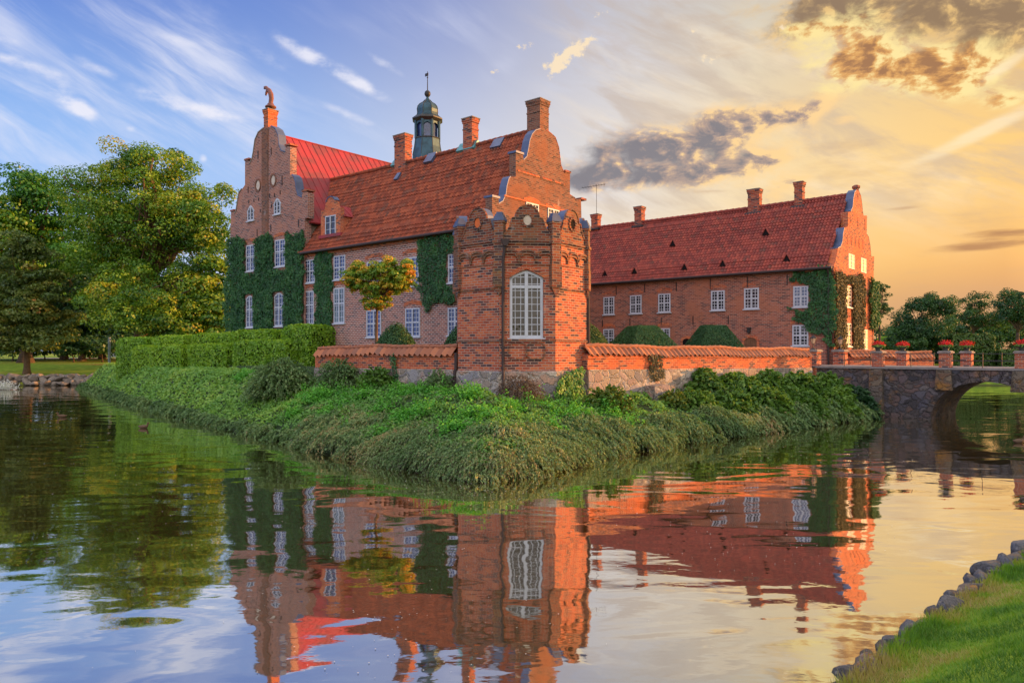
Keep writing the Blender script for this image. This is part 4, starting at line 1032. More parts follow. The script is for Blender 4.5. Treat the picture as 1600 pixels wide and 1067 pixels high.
# walls: every face, the front one around its window opening
WX0, WX1 = -.73, .66; WZ0, WZT, WZS = 4.18, 6.97, 6.66
mb = MB(); h = SIDE/2
for k in range(8):
    f = tface(k)
    if k == 0:
        mb.poly([f.w(-h, Z_ST), f.w(h, Z_ST), f.w(h, WZ0), f.w(-h, WZ0)])
        mb.poly([f.w(-h, WZ0), f.w(WX0, WZ0), f.w(WX0, WZS), f.w(-h, WZS)]); mb.poly([f.w(WX1, WZ0), f.w(h, WZ0), f.w(h, WZS), f.w(WX1, WZS)])
        K = 12; xm = (WX0+WX1)/2; hw = (WX1-WX0)/2
        ar = lambda i: (WX0+(WX1-WX0)*i/K, WZS+(WZT-WZS)*(1-abs(2*i/K-1)**1.2))
        arc = [ar(i) for i in range(K+1)]
        mb.poly([f.w(-h, WZS), f.w(*arc[0]), *[f.w(*p) for p in arc[1:K//2+1]], f.w(arc[K//2][0], Z_STR), f.w(-h, Z_STR)])
        mb.poly([f.w(*arc[K]), f.w(h, WZS), f.w(h, Z_STR), f.w(arc[K//2][0], Z_STR), *[f.w(*p) for p in arc[K//2:K]]])
        ring = [(WX0, WZ0), (WX1, WZ0)] + arc[::-1]
        for i in range(len(ring)):
            p, q = ring[i], ring[(i+1) % len(ring)]
            if p == q: continue
            mb.poly([f.w(*p, 0), f.w(*q, 0), f.w(*q, -.30), f.w(*p, -.30)])
    else:
        mb.poly([f.w(-h, Z_ST), f.w(h, Z_ST), f.w(h, Z_STR), f.w(-h, Z_STR)])
mb.poly([tface(k).w(h, Z_STR-.02) for k in range(0, -8, -1)])
wl = mb.build('wall', M['brick_tower'], tw_)
mb = MB(); octo(mb, APO+.045, Z_B1-.07, Z_B1, APO+.045); octo(mb, APO+.03, Z_B1, Z_B1+.05, APO+.002); mb.build('sill_band', M['brick_parapet'], tw_)
mb = MB()
for k in range(8):                                      # string course at the foot of the upper stage, broken round the front window
    f = tface(k); hh = (APO+.05)*tan(pi/8)
    for a0, a1 in (((-hh, WX0-.28), (WX1+.28, hh)) if k == 0 else ((-hh, hh),)):
        mb.box(f, a0, a1, -.05, .05, Z_B2-.05, Z_B2+.04)
mb.build('string_course', M['brick_parapet'], tw_)
# upper stage skin on seven faces and above the window
mb = MB()
for k in range(8):
    f = tface(k); hh = (APO+.055)*tan(pi/8)
    for zc, d in ((Z_STR-.10, .07), (Z_STR-.0, .10)): mb.box(f, -hh-.03, hh+.03, -.05, d, zc, zc+.075)
    # corbel arcade: three little scalloped arches and a ledge
    zz = 7.52; mb.box(f, -hh, hh, -.03, .05, zz-.36, zz-.30)
    for i in range(3):
        c_ = -.72+.72*i; r = .30; kk = 8
        pts = [(c_+r*cos(pi*j/kk), zz-.12+.20*sin(pi*j/kk)) for j in range(kk, -1, -1)]
        mb.ribbon(f, pts, -.03, .10, .10); mb.ribbon(f, [(x, z_+.13) for x, z_ in pts], -.03, .13, .08)
        mb.box(f, c_-.36-.05, c_-.36+.05, -.03, .10, zz-.24, zz-.10)
mb.build('corbel_arcade', M['brick_parapet'], tw_)
mb = MB()
for k in range(1, 8): hh = (APO+.03)*tan(pi/8); mb.box(tface(k), -hh, hh, -.05, .03, Z_B2+.04, Z_STR-.1)
mb.build('upper_stage', M['brick_tower'], tw_)
# pointed brick arch over the window
f = tface(0); mb = MB(); K2 = 26
def arq(t, e): 
    x = xm+(hw+e)*(2*t-1); return (x, WZS-.02+(WZT-WZS+.02+e*.95)*(1-abs(2*t-1)**1.2))
for i in range(K2):
    t0, t1 = i/K2, (i+1)/K2-.006
    mb.prism(f, [arq(t0, .03), arq(t1, .03), arq(t1, .27), arq(t0, .27)], -.05, .035)
mb.build('window_arch', M['brick_red'], tw_)
# rosette circles in moulded brick below the window
mb = MB()
for cx_ in (-.42, .35):
    for j in range(4):
        t = pi/2*j+pi/4; c2 = (cx_+.17*cos(t)*1.1, 3.68+.17*sin(t)); 
        pts = [(c2[0]+.20*cos(t+u_), c2[1]+.20*sin(t+u_)) for u_ in np.linspace(-1.35, 1.35, 9)]
        mb.ribbon(f, pts[::-1], 0, .06, .055)
mb.build('rosette', M['brick_parapet'], tw_)
tw_win = window_m(tw_, f, WX0+.01, WX1-.01, WZ0+.02, WZT-.01, 6, 10, -.12, 'glass_warm', .21, (.5,), (.757,), .11, True, bw=.013)
# pilasters with lead-capped pinnacles at the corners
for k in range(8):
    az_ = TA0+22.5+45*k; n_ = az2n(az_); R_ = APO/cos(pi/8)
    pf = Frame((CT[0]+n_[0]*R_, CT[1]+n_[1]*R_), n_); ztop = 8.93
    mb = MB(); mb.box(pf, -.24, .24, -.32, .12, Z_B2+.04, 7.2); mb.box(pf, -.21, .21, -.30, .10, 7.2, 8.05); mb.box(pf, -.25, .25, -.34, .14, 8.05, 8.17); mb.box(pf, -.19, .19, -.29, .09, 8.17, 8.87); mb.box(pf, -.22, .22, -.33, .12, 8.87, 8.95)
    mb.prism(pf, [(-.2, Z_B2+.04), (.2, Z_B2+.04), (.05, Z_B2-.28), (-.05, Z_B2-.28)], -.2, .06)
    p_ = mb.build('pilaster', M['brick_parapet'], tw_)
    mb = MB()
    for q, (zc, hw_) in enumerate(((8.95, .235), (9.04, .20), (9.12, .165), (9.19, .12))): mb.box(pf, -hw_, hw_, -.105-hw_, -.105+hw_, zc, zc+.10 if q < 3 else zc+.12)
    mb.build('pinnacle_cap', M['lead'], p_)
# parapet gables
half = [(0, 322), (5.5, 322.6), (11, 325), (15, 329.5), (17.3, 334), (18.4, 340.5), (24, 342), (25.2, 347), (27.5, 353.5), (31, 360), (35, 364.5), (38, 369.5)]
hp = [(x*.0261*.96, EYE+(HOR-y)*30/FOC) for x, y in half]
pts = [(-x, z) for x, z in hp[::-1]][:-1] + hp
for k in range(8):
    f = tface(k)
    g = MB().prism(f, pts + [(1.0, Z_STR), (-1.0, Z_STR)], -.36, .02).build('parapet_gable', M['brick_parapet'], tw_)
    MB().ribbon(f, pts, -.42, -.05, .05).build('coping', M['lead'], g); MB().ribbon(f, pts, -.05, .05, .055).build('coping_rim', M['brick_parapet'], g)
    mb = MB(); zc = 8.99; mm = ('cream', 'terracotta', 'soot')[{0: 0, 1: 1}.get(k, 2)]
    MB().prism(f, [(.165*cos(2*pi*i/16), zc+.20*sin(2*pi*i/16)) for i in range(16)], -.05, .028).build('medallion', M[mm], g)  # flat disc coloured for what light shows through the open gable hole
    for i in range(12):
        t = 2*pi*i/12; mb.prism(f, [(.22*cos(t)+.06*cos(q), zc+.26*sin(t)+.06*sin(q)) for q in np.linspace(0, 2*pi, 7)[:-1]], -.02, .075)
    mb.build('scalloped_ring', M['brick_parapet'], g)
mb = MB(); octo(mb, APO-.3, Z_STR-.1, Z_STR+.12, .3); mb.build('tower_roof', M['lead'], tw_)
# rainwater pipes with hopper heads
f = tface(0); ax = (788.5-824)/FOC*30
mb = MB(); mb.prism(f, [(ax-.07, 7.9), (ax+.07, 7.9), (ax+.19, 8.18), (ax-.19, 8.18)], .06, .36); mb.tube([f.w(ax, 7.95, .2), f.w(ax-.08, 7.3, .15), f.w(ax-.08, 2.9, .14), f.w(ax-.08, 2.75, .2), f.w(ax-.08, 1.8, .22)], .062, 8)
for zc in (6.2, 4.1, 2.95): mb.tube([f.w(ax-.08, zc, .14), f.w(ax-.08, zc+.08, .14)], .085, 8)
mb.build('downpipe', M['gutter'], tw_)
f = tface(-1); ax = SIDE/2+.06
MB().tube([f.w(ax, 8.1, .0), f.w(ax, 2.95, .06), f.w(ax+.02, 2.8, .10), f.w(ax+.32, 2.45, .22), f.w(ax+.42, 1.7, .25)], .062, 8).build('downpipe', M['gutter'], tw_)
f = tface(1); ax = -SIDE/2-.08
MB().tube([f.w(ax, 3.6, .04), f.w(ax, 2.9, .06), f.w(ax-.12, 1.7, .16)], .07, 8).build('downpipe', M['gutter'], tw_)
# ------------------------------------------------------------------ garden walls, bridge and gate
def garden_wall(label, A, B, za, zb, ea, eb, front):
    """wall from A to B (plan points); za/zb top of brick at each end, ea/eb top of the stone; front = +1 if the visible side is to the right of A->B"""
    d = Vector((B[0]-A[0], B[1]-A[1], 0)); Ln = d.length; d.normalize()
    n = (d.y, -d.x) if front > 0 else (-d.y, d.x)
    fr = Frame(A, n); sg = 1 if (fr.r[0]*d.x + fr.r[1]*d.y) > 0 else -1
    t = thing('garden_wall', label, 'wall', (A[0], A[1], 1.5))
    s0, s1 = (0, Ln) if sg > 0 else (-Ln, 0)
    zA = lambda s, a, b: a + (b-a)*(s-s0)/(s1-s0) if sg > 0 else b + (a-b)*(s-s0)/(s1-s0)
    def slab(n0, n1, lo, hi, k=12, wob=0):
        mb = MB()
        for i in range(k):
            a0, a1 = s0+(s1-s0)*i/k, s0+(s1-s0)*(i+1)/k
            q = lambda s: wob*sin(s*1.3+1)
            mb.prism(fr, [(a0, lo(a0)), (a1, lo(a1)), (a1, hi(a1)+q(a1)), (a0, hi(a0)+q(a0))], n0, n1)
        return mb
    slab(-.46, .07, lambda s: 1.0, lambda s: zA(s, ea, eb)).build('plinth', M['fieldstone'], t)
    slab(-.42, .0, lambda s: zA(s, ea, eb), lambda s: zA(s, za, zb)).build('wall', M['brick_red'], t)
    # pantile saddle on top: two short slopes of real tiles
    tw, per = .33, 8; nt_ = int(Ln/tw); col = np.linspace(0, nt_, nt_*per+1); s = s0+(s1-s0)*col/nt_
    ph = (col % 1)*2*pi; wave = .050*np.sin(ph)+.016*np.sin(2*ph); ti = np.minimum(col[:-1].astype(int), nt_-1)
    jit = np.random.default_rng(5).normal(0, .016, nt_)[np.minimum(col.astype(int), nt_-1)]
    zt = np.array([zA(q, za, zb) for q in s]); sag = .03*np.sin(s*.9)+.02*np.sin(s*2.1)
    co, fc, uv = [], [], []
    for side in (1, -1):
        rows = [(.17, -.05), (.02, .13), (-.21, .33)] if side > 0 else [(-.59, -.05), (-.44, .13), (-.21, .33)]
        b = sum(len(c) for c in co)
        for j, (nn, dz) in enumerate(rows):
            Z_ = zt+dz+sag+(wave+jit)*(1.0 if j < 2 else .7)
            co.append(np.stack([fr.O[0]+fr.r[0]*s+fr.n[0]*nn, fr.O[1]+fr.r[1]*s+fr.n[1]*nn, Z_], -1))
        N = len(s); idx = b+np.arange(3*N).reshape(3, N)
        f = np.stack([idx[:-1, :-1], idx[:-1, 1:], idx[1:, 1:], idx[1:, :-1]], -1).reshape(-1, 4); fc.append(f)
        u_ = np.tile((ti+.5)*.26, 2); v_ = np.repeat([.4 if side > 0 else 3.6]*2, N-1); uv.append(np.stack([u_, v_], -1)[:, None, :].repeat(4, 1))
    grid_mesh('tile_coping', np.concatenate(co), np.concatenate(fc), M['tile_wall'], np.concatenate(uv), True, t)
    mb = MB(); k = int(Ln/.42)
    for i in range(k):
        a0 = s0+(s1-s0)*i/k; a1 = s0+(s1-s0)*(i+1)/k+.03; g = lambda a: zA(a, za, zb)+.33+.03*sin(a*.9)+.02*sin(a*2.1)
        mb.tube([fr.w(a0, g(a0), -.21), fr.w(a1, g(a1)+.02, -.21)], [.085, .095], 8)
    mb.build('ridge_tiles', M['tile_wall'], t)
    mb = MB(); mb.box(fr, s0, s1, .0, .05, min(za, zb)-.10, min(za, zb)-.04); mb.build('dentil_course', M['brick_red'], t)
    return t, fr
WLA, WLB = (-2.47, 31.55), (-10.05, 37.58)
gwl, FWL = garden_wall('red brick garden wall with tile coping running between the bay tower and the clipped hedges', WLA, WLB, 3.57, 3.52, 2.88, 2.83, -1)
WRA, WRB = (3.22, 31.35), (17.35, 42.65)
gwr, FWR = garden_wall('sunlit orange brick garden wall on a field stone base running from tower to bridge gate', WRA, WRB, 3.55, 3.45, 2.88, 2.73, 1)
WCA, WCB = (22.0, 47.9), (28.8, 50.3)
gwc, FWC = garden_wall('low brick wall beyond the gate with its end glowing orange, behind the bridge rails', WCA, WCB, 3.35, 3.3, 2.5, 2.5, 1)

BF = Frame((20.57, 41.5), az2n(225.0)); BW = 4.7; DECK = 2.80
br = thing('stone_bridge', 'grey field stone arch bridge over the moat with lichened piers and thin iron rails', 'bridge', BF.w(4, 0, -2))
B0, B1 = -4.1, 13.5; AC, AR, AH = 5.3, 2.55, 2.1
def arc_z(x): 
    u_ = (x-AC)/AR; return AH*sqrt(max(0, 1-abs(u_)**2.15)) if abs(u_) < 1 else None
def bridge_side(n0, n1):
    mb = MB(); k = 24
    mb.prism(BF, [(B0, -1.1), (AC-AR, -1.1), (AC-AR, DECK-.1), (B0, DECK-.1)], n0, n1); mb.prism(BF, [(AC+AR, -1.1), (B1, -1.1), (B1, DECK-.1), (AC+AR, DECK-.1)], n0, n1)
    for i in range(k):
        x0, x1 = AC-AR*cos(pi*i/k), AC-AR*cos(pi*(i+1)/k)
        mb.prism(BF, [(x0, arc_z(x0) or 0), (x1, arc_z(x1) or 0), (x1, DECK-.1), (x0, DECK-.1)], n0, n1)
    return mb
bridge_side(-BW, 0).build('arch_body', M['bridge_stone'], br)
mb = MB(); k = 19
for i in range(k):
    t0, t1 = pi*i/k, pi*(i+1)/k-.02; zf = lambda t, e: (AC-(AR+e)*cos(t), max(-.3, (AH+e)*sin(t)**.93))
    mb.prism(BF, [zf(t0, .0), zf(t1, .0), zf(t1, .52+.05*(i % 3)), zf(t0, .52+.05*(i % 3))], -.1, .05)
mb.build('voussoirs', M['bridge_stone'], br)
mb = MB(); mb.box(BF, B0, B1, -BW-.08, .10, DECK-.1, DECK+.02); mb.build('deck', M['deck'], br)
PS = [0, 3.4, 6.8, 10.2]
for s_ in PS:
    zb_ = 1.62 if 2 < s_ < 8 else -1.1
    mb = MB(); mb.prism(BF, [(s_-.42, zb_), (s_+.42, zb_), (s_+.34, DECK-.12), (s_-.34, DECK-.12)], .0, .22); mb.build('buttress', M['bridge_lichen'], br)
    for side in (0, 1):
        n_ = -.02 if side == 0 else -BW+.52
        mb = MB(); mb.box(BF, s_-.27, s_+.27, n_-.5, n_+.04, DECK-.1, DECK+.78); p = mb.build('pillar', M['brick_tower'], br)
        mb = MB(); mb.box(BF, s_-.33, s_+.33, n_-.56, n_+.10, DECK+.78, DECK+.86); mb.box(BF, s_-.28, s_+.28, n_-.5, n_+.05, DECK+.86, DECK+.90); mb.build('capstone', M['stone_grey'], p)
for side in (0, 1):
    n_ = -.22 if side == 0 else -BW+.3
    for a0, a1 in zip([-3.7]+PS, PS+[13.5]):
        mb = MB()
        for zz in (.36, .74): mb.tube([BF.w(a0+.2, DECK+zz, n_), BF.w(a1-.2, DECK+zz, n_)], .017, 6)
        am = (a0+a1)/2; mb.tube([BF.w(am, DECK, n_), BF.w(am, DECK+.80, n_)], .022, 6)
        mb.build('railing', M['iron'], br)
def flower_pot(s_, n_, label, seed, sc=1.0):
    p0 = BF.w(s_, DECK+.90, n_); t = thing('flower_pot', label, 'flower pot', p0, 'red geranium pots on the bridge pillars')
    MB().lathe(p0, [(.13, p0[2]), (.16, p0[2]+.04), (.12, p0[2]+.07), (.22, p0[2]+.2), (.26, p0[2]+.26), (.24, p0[2]+.27)], 14).build('pot', M['pot'], t, smooth=True)
    r_ = np.random.default_rng(seed); N = 260
    d = r_.normal(size=(N, 3)); d[:, 2] = np.abs(d[:, 2])*.8+.05; d /= np.linalg.norm(d, axis=1)[:, None]
    P = np.array(p0)+np.array([0, 0, .30])+d*np.array([.33, .33, .28])*sc*(.75+.5*r_.random((N, 1)))*(.7+.3*r_.random((N, 1)))
    leaves('flowers', P, d+r_.normal(0, .5, (N, 3)), np.full(N, .085), r_.random(N), r_.random(N), L['petal'], t)
    N = 160; d = r_.normal(size=(N, 3)); d[:, 2] *= .3; d /= np.linalg.norm(d, axis=1)[:, None]
    P = np.array(p0)+np.array([0, 0, .27])+d*np.array([.33, .33, .12])
    leaves('leaves', P, d+np.array([0, 0, .6]), np.full(N, .1), r_.random(N), r_.random(N), L['shrub'], t)
POTS = [(0, 0, 'pot of red geraniums on the front bridge pillar closest to the castle gate'), (0, 1, 'pot of red geraniums on the rear bridge pillar closest to the gate'),
        (3.4, 0, 'pot of red geraniums on the front bridge pillar where the arch begins'), (3.4, 1, 'pot of red geraniums on the rear bridge pillar before the tall clipped hedge'),
        (6.8, 0, 'pot of red geraniums on the front pillar past the arch, cut by the picture edge'), (6.8, 1, 'pot of red geraniums on the rear pillar past the arch')]
def gate_pillar(s_, n_, label, lam):
    p0 = BF.w(s_, DECK, n_); t = thing('gate_pillar', label, 'gate pillar', p0)
    pf = Frame((p0[0], p0[1]), BF.n)
    mb = MB(); mb.box(pf, -.34, .34, -.34, .34, DECK-1.6, DECK+.86); mb.build('shaft', M['brick_tower'], t)
    mb = MB(); mb.box(pf, -.42, .42, -.42, .42, DECK+.86, DECK+.95); mb.box(pf, -.36, .36, -.36, .36, DECK+.95, DECK+1.0); mb.build('capstone', M['stone_grey'], t)
    z = DECK+1.0; q = thing('lantern', lam, 'lantern', (p0[0], p0[1], z), 'lanterns on the gate pillars')
    MB().lathe(p0, [(.16, z), (.14, z+.04), (.035, z+.08), (.03, z+.30), (.06, z+.34)], 10).build('stem', M['iron'], q)
    MB().lathe(p0, [(.09, z+.34), (.175, z+.66)], 6).build('lamp_glass', M['lamp_glass'], q)
    mb = MB(); mb.lathe(p0, [(.21, z+.66), (.20, z+.69), (.08, z+.80), (.03, z+.84), (.035, z+.88), (.0, z+.91)], 6)
    for i in range(6):
        t_ = 2*pi*i/6; mb.tube([(p0[0]+.092*cos(t_), p0[1]+.092*sin(t_), z+.34), (p0[0]+.18*cos(t_), p0[1]+.18*sin(t_), z+.67)], .012, 4)
    mb.build('lamp_frame', M['iron'], q)
    return t
# ------------------------------------------------------------------ foliage
def leaves(name, P, Nv, size, ru, rv, mat, parent=None, origin=None, aspect=1.5, fold=.25, updir=None):
    """one bent leaf (two triangles sharing the midrib) per point; Nv facing, size length"""
    P = np.asarray(P, float); N = len(P)
    Nv = Nv/np.maximum(np.linalg.norm(Nv, axis=1), 1e-6)[:, None]
    r_ = np.random.default_rng(N % 9973 + 1)
    up = r_.normal(size=(N, 3)) if updir is None else np.asarray(updir, float)+r_.normal(0, .35, (N, 3))
    T = up - (up*Nv).sum(1)[:, None]*Nv; T /= np.maximum(np.linalg.norm(T, axis=1), 1e-6)[:, None]
    B = np.cross(Nv, T); s = np.asarray(size)[:, None]
    a = P - T*s*.5; b = P + B*s*.5/aspect + Nv*s*fold*.5; c = P + T*s*.5; d = P - B*s*.5/aspect + Nv*s*fold*.5
    co = np.stack([a, b, c, d], 1).reshape(-1, 3); f = np.arange(4*N).reshape(N, 4)
    uv = np.stack([ru, rv], -1)[:, None, :].repeat(4, 1)
    return grid_mesh(name, co, f, mat, uv, None, parent, origin)

def in_poly2(p, poly): return inside(np.asarray(p, float), poly)

def ivy(label, fr, polypx, holes=(), n=0.0, dens=300, size=.13, thick=.26, mat='ivy', seed=1, extra=None, name='ivy', rag=.22):
    """leaves hung on a wall plane inside an outline traced on that plane"""
    pl = [fr.at(x, y, n) for x, y in polypx]; hs = [(fr.at(x0, (y0+y1)/2, n)[0], fr.at(x1, (y0+y1)/2, n)[0], fr.at((x0+x1)/2, y1, n)[1], fr.at((x0+x1)/2, y0, n)[1]) for x0, y0, x1, y1 in holes]
    return ivy_m(label, fr, pl, hs, n, dens, size, thick, mat, seed, name, rag)
def ivy_m(label, fr, pl, hs=(), n=0.0, dens=300, size=.13, thick=.26, mat='ivy', seed=1, name='ivy', rag=.22):
    r_ = np.random.default_rng(seed); A = np.array(pl); lo, hi = A.min(0)-.3, A.max(0)+.3
    N = int((hi-lo).prod()*dens); q = lo+r_.random((N, 2))*(hi-lo)
    w_ = np.stack([(fbm(q[:, 0], q[:, 1], 1.6, 3)-.45), (fbm(q[:, 0]+9, q[:, 1], 1.6, 3)-.45)], -1)*rag*5
    w_ += np.stack([(fbm(q[:, 0]+3, q[:, 1]+7, 6.0, 2)-.37), (fbm(q[:, 0]+19, q[:, 1], 6.0, 2)-.37)], -1)*rag*1.6
    ok = in_poly2(q+w_, pl)
    for a0, a1, z0, z1 in hs:
        e = .05*np.sin(q[:, 1]*7); ok &= ~((q[:, 0] > a0-.04+e) & (q[:, 0] < a1+.04+e) & (q[:, 1] > z0-.16) & (q[:, 1] < z1+.03))
    q = q[ok]; N = len(q); lump = fbm(q[:, 0], q[:, 1], 2.2, 3); dpt = thick*.8*(.45+.6*lump)*r_.random(N)**.5
    a, z = q[:, 0], q[:, 1]
    P = np.stack([fr.O[0]+fr.r[0]*a+fr.n[0]*(n+.02+dpt), fr.O[1]+fr.r[1]*a+fr.n[1]*(n+.02+dpt), z], -1)
    Nv = np.array([fr.n[0], fr.n[1], .35])+r_.normal(0, .42, (N, 3))
    tone = np.clip(lump*1.2-.15+r_.normal(0, .12, N), 0, 1)
    c = P[:, :2].mean(0)
    o = leaves(name, P, Nv, size*(.7+.6*r_.random(N)), r_.random(N), tone, L[mat], None, (c[0], c[1], float(P[:, 2].min())), 1.15, .2, np.tile([0, 0, -1.], (N, 1)))
    return tag(o, label, 'ivy')

def clipped(name, label, cat, corners, zb, zt, mat='hedge', core=None, dens=420, size=.09, rag=.07, top=None, group=None, seed=1, rnd=.42):
    """clipped plant: a frustum with plan corners (bottom) and optional smaller top corners, leaf-covered"""
    r_ = np.random.default_rng(seed); top = top or corners; k = len(corners)
    cx, cy = np.mean([c[0] for c in corners]), np.mean([c[1] for c in corners]); t = thing(name, label, cat, (cx, cy, zb), group)
    sh = lambda p, e: (cx+(p[0]-cx)*e, cy+(p[1]-cy)*e)
    mb = MB(); b_ = [(*sh(p, .95), zb-.1) for p in corners]; u_ = [(*sh(p, .80), zt-.12) for p in top]
    for i in range(k): mb.poly([b_[i], b_[(i+1) % k], u_[(i+1) % k], u_[i]])
    mb.poly(u_); mb.build('twig_core', M['hedge_core'], t)
    Ps, Ns = [], []
    def quadfill(a, b, c, d):
        a, b, c, d = map(np.array, (a, b, c, d)); ar = .5*(np.linalg.norm(np.cross(b-a, c-a))+np.linalg.norm(np.cross(c-a, d-a)))
        n_ = max(3, int(ar*dens)); u, v = r_.random((n_, 1)), r_.random((n_, 1))
        p = (a*(1-u)+b*u)*(1-v)+(d*(1-u)+c*u)*v; nn = np.cross(b-a, d-a); nn /= np.linalg.norm(nn)
        Ps.append(p); Ns.append(np.tile(nn, (n_, 1)))
    B_ = [(*p, zb) for p in corners]; T_ = [(*p, zt) for p in top]
    for i in range(k): quadfill(B_[i], B_[(i+1) % k], T_[(i+1) % k], T_[i])
    if k == 4: quadfill(*T_)
    else:
        c = (np.mean([p[0] for p in top]), np.mean([p[1] for p in top]), zt)
        for i in range(k): quadfill(c, T_[i], T_[(i+1) % k], c)
    P = np.concatenate(Ps); Nn = np.concatenate(Ns); N = len(P)
    wob = (fbm(P[:, 0]+P[:, 2], P[:, 1]+P[:, 2]*.7, 1.3, 3)-.45)*rag*3.0
    P = P+Nn*(wob+r_.normal(0, rag*.4, N))[:, None]
    # rounded shoulders
    rd = max(.02, min(rnd, (zt-zb)*.35)); q_ = np.clip((P[:, 2]-(zt-rd))/rd, 0, 1); sh2 = (1-np.sqrt(np.maximum(0, 1-q_**2)))*rd*.8
    dx, dy_ = cx-P[:, 0], cy-P[:, 1]; dl = np.maximum(np.hypot(dx, dy_), 1e-3); P[:, 0] += dx/dl*np.minimum(sh2, dl*.5); P[:, 1] += dy_/dl*np.minimum(sh2, dl*.5)
    tone = np.clip(.18+(seed % 5-2)*.05*(group is not None)+.45*fbm(P[:, 0]+P[:, 2], P[:, 1], 1.7, 3)+.22*Nn[:, 2]+r_.normal(0, .12, N), 0, 1)  # upward leaves toned lighter: light on the clipped tops put into the colour
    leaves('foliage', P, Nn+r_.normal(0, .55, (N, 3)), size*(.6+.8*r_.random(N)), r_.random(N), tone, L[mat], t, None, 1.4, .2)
    return t
def dome(name, label, cat, c, r, zb, zt, mat, dens=700, size=.07, rag=.03, group=None, seed=1, flat=.0):
    """clipped rounded mound"""
    r_ = np.random.default_rng(seed); t = thing(name, label, cat, (c[0], c[1], zb), group); h = zt-zb
    pr = lambda u: r*np.maximum(0, 1-u**1.55)**.72
    MB().lathe(c, [(float(pr(u))*.93+.01, zb+h*u*.95) for u in np.linspace(0, 1, 9)], 20).build('twig_core', M['hedge_core'], t)
    N = int(2*pi*r*h*dens); u = 1-np.sqrt(r_.random(N)); th = r_.random(N)*2*pi; R_ = pr(u)
    e = .02; sl = (pr(np.minimum(u+e, 1))-R_)/(e*h); Nn = np.column_stack([np.cos(th), np.sin(th), np.clip(-sl, 0, 3)]); Nn /= np.linalg.norm(Nn, axis=1)[:, None]
    P = np.column_stack([c[0]+R_*np.cos(th), c[1]+R_*np.sin(th), zb+h*u])+Nn*r_.normal(0, rag, (N, 1))
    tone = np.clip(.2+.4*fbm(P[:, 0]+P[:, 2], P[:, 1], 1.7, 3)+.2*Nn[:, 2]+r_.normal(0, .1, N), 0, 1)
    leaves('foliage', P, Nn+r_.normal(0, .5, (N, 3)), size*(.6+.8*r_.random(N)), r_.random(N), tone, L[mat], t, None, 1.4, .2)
    return t
M['hedge_core'] = plain('dark inner twigs', (.018, .032, .012), .95, .05, 0, .3, 6.0)

def curve_pts(a, b, sag, k=5, jit=0.0, r_=random):
    a, b = Vector(a), Vector(b); o = []
    for i in range(k+1):
        t = i/k; p = a.lerp(b, t); p.z += sag*4*t*(1-t)
        if 0 < i < k and jit: p += Vector((r_.uniform(-jit, jit), r_.uniform(-jit, jit), r_.uniform(-jit, jit)))
        o.append(tuple(p))
    return o

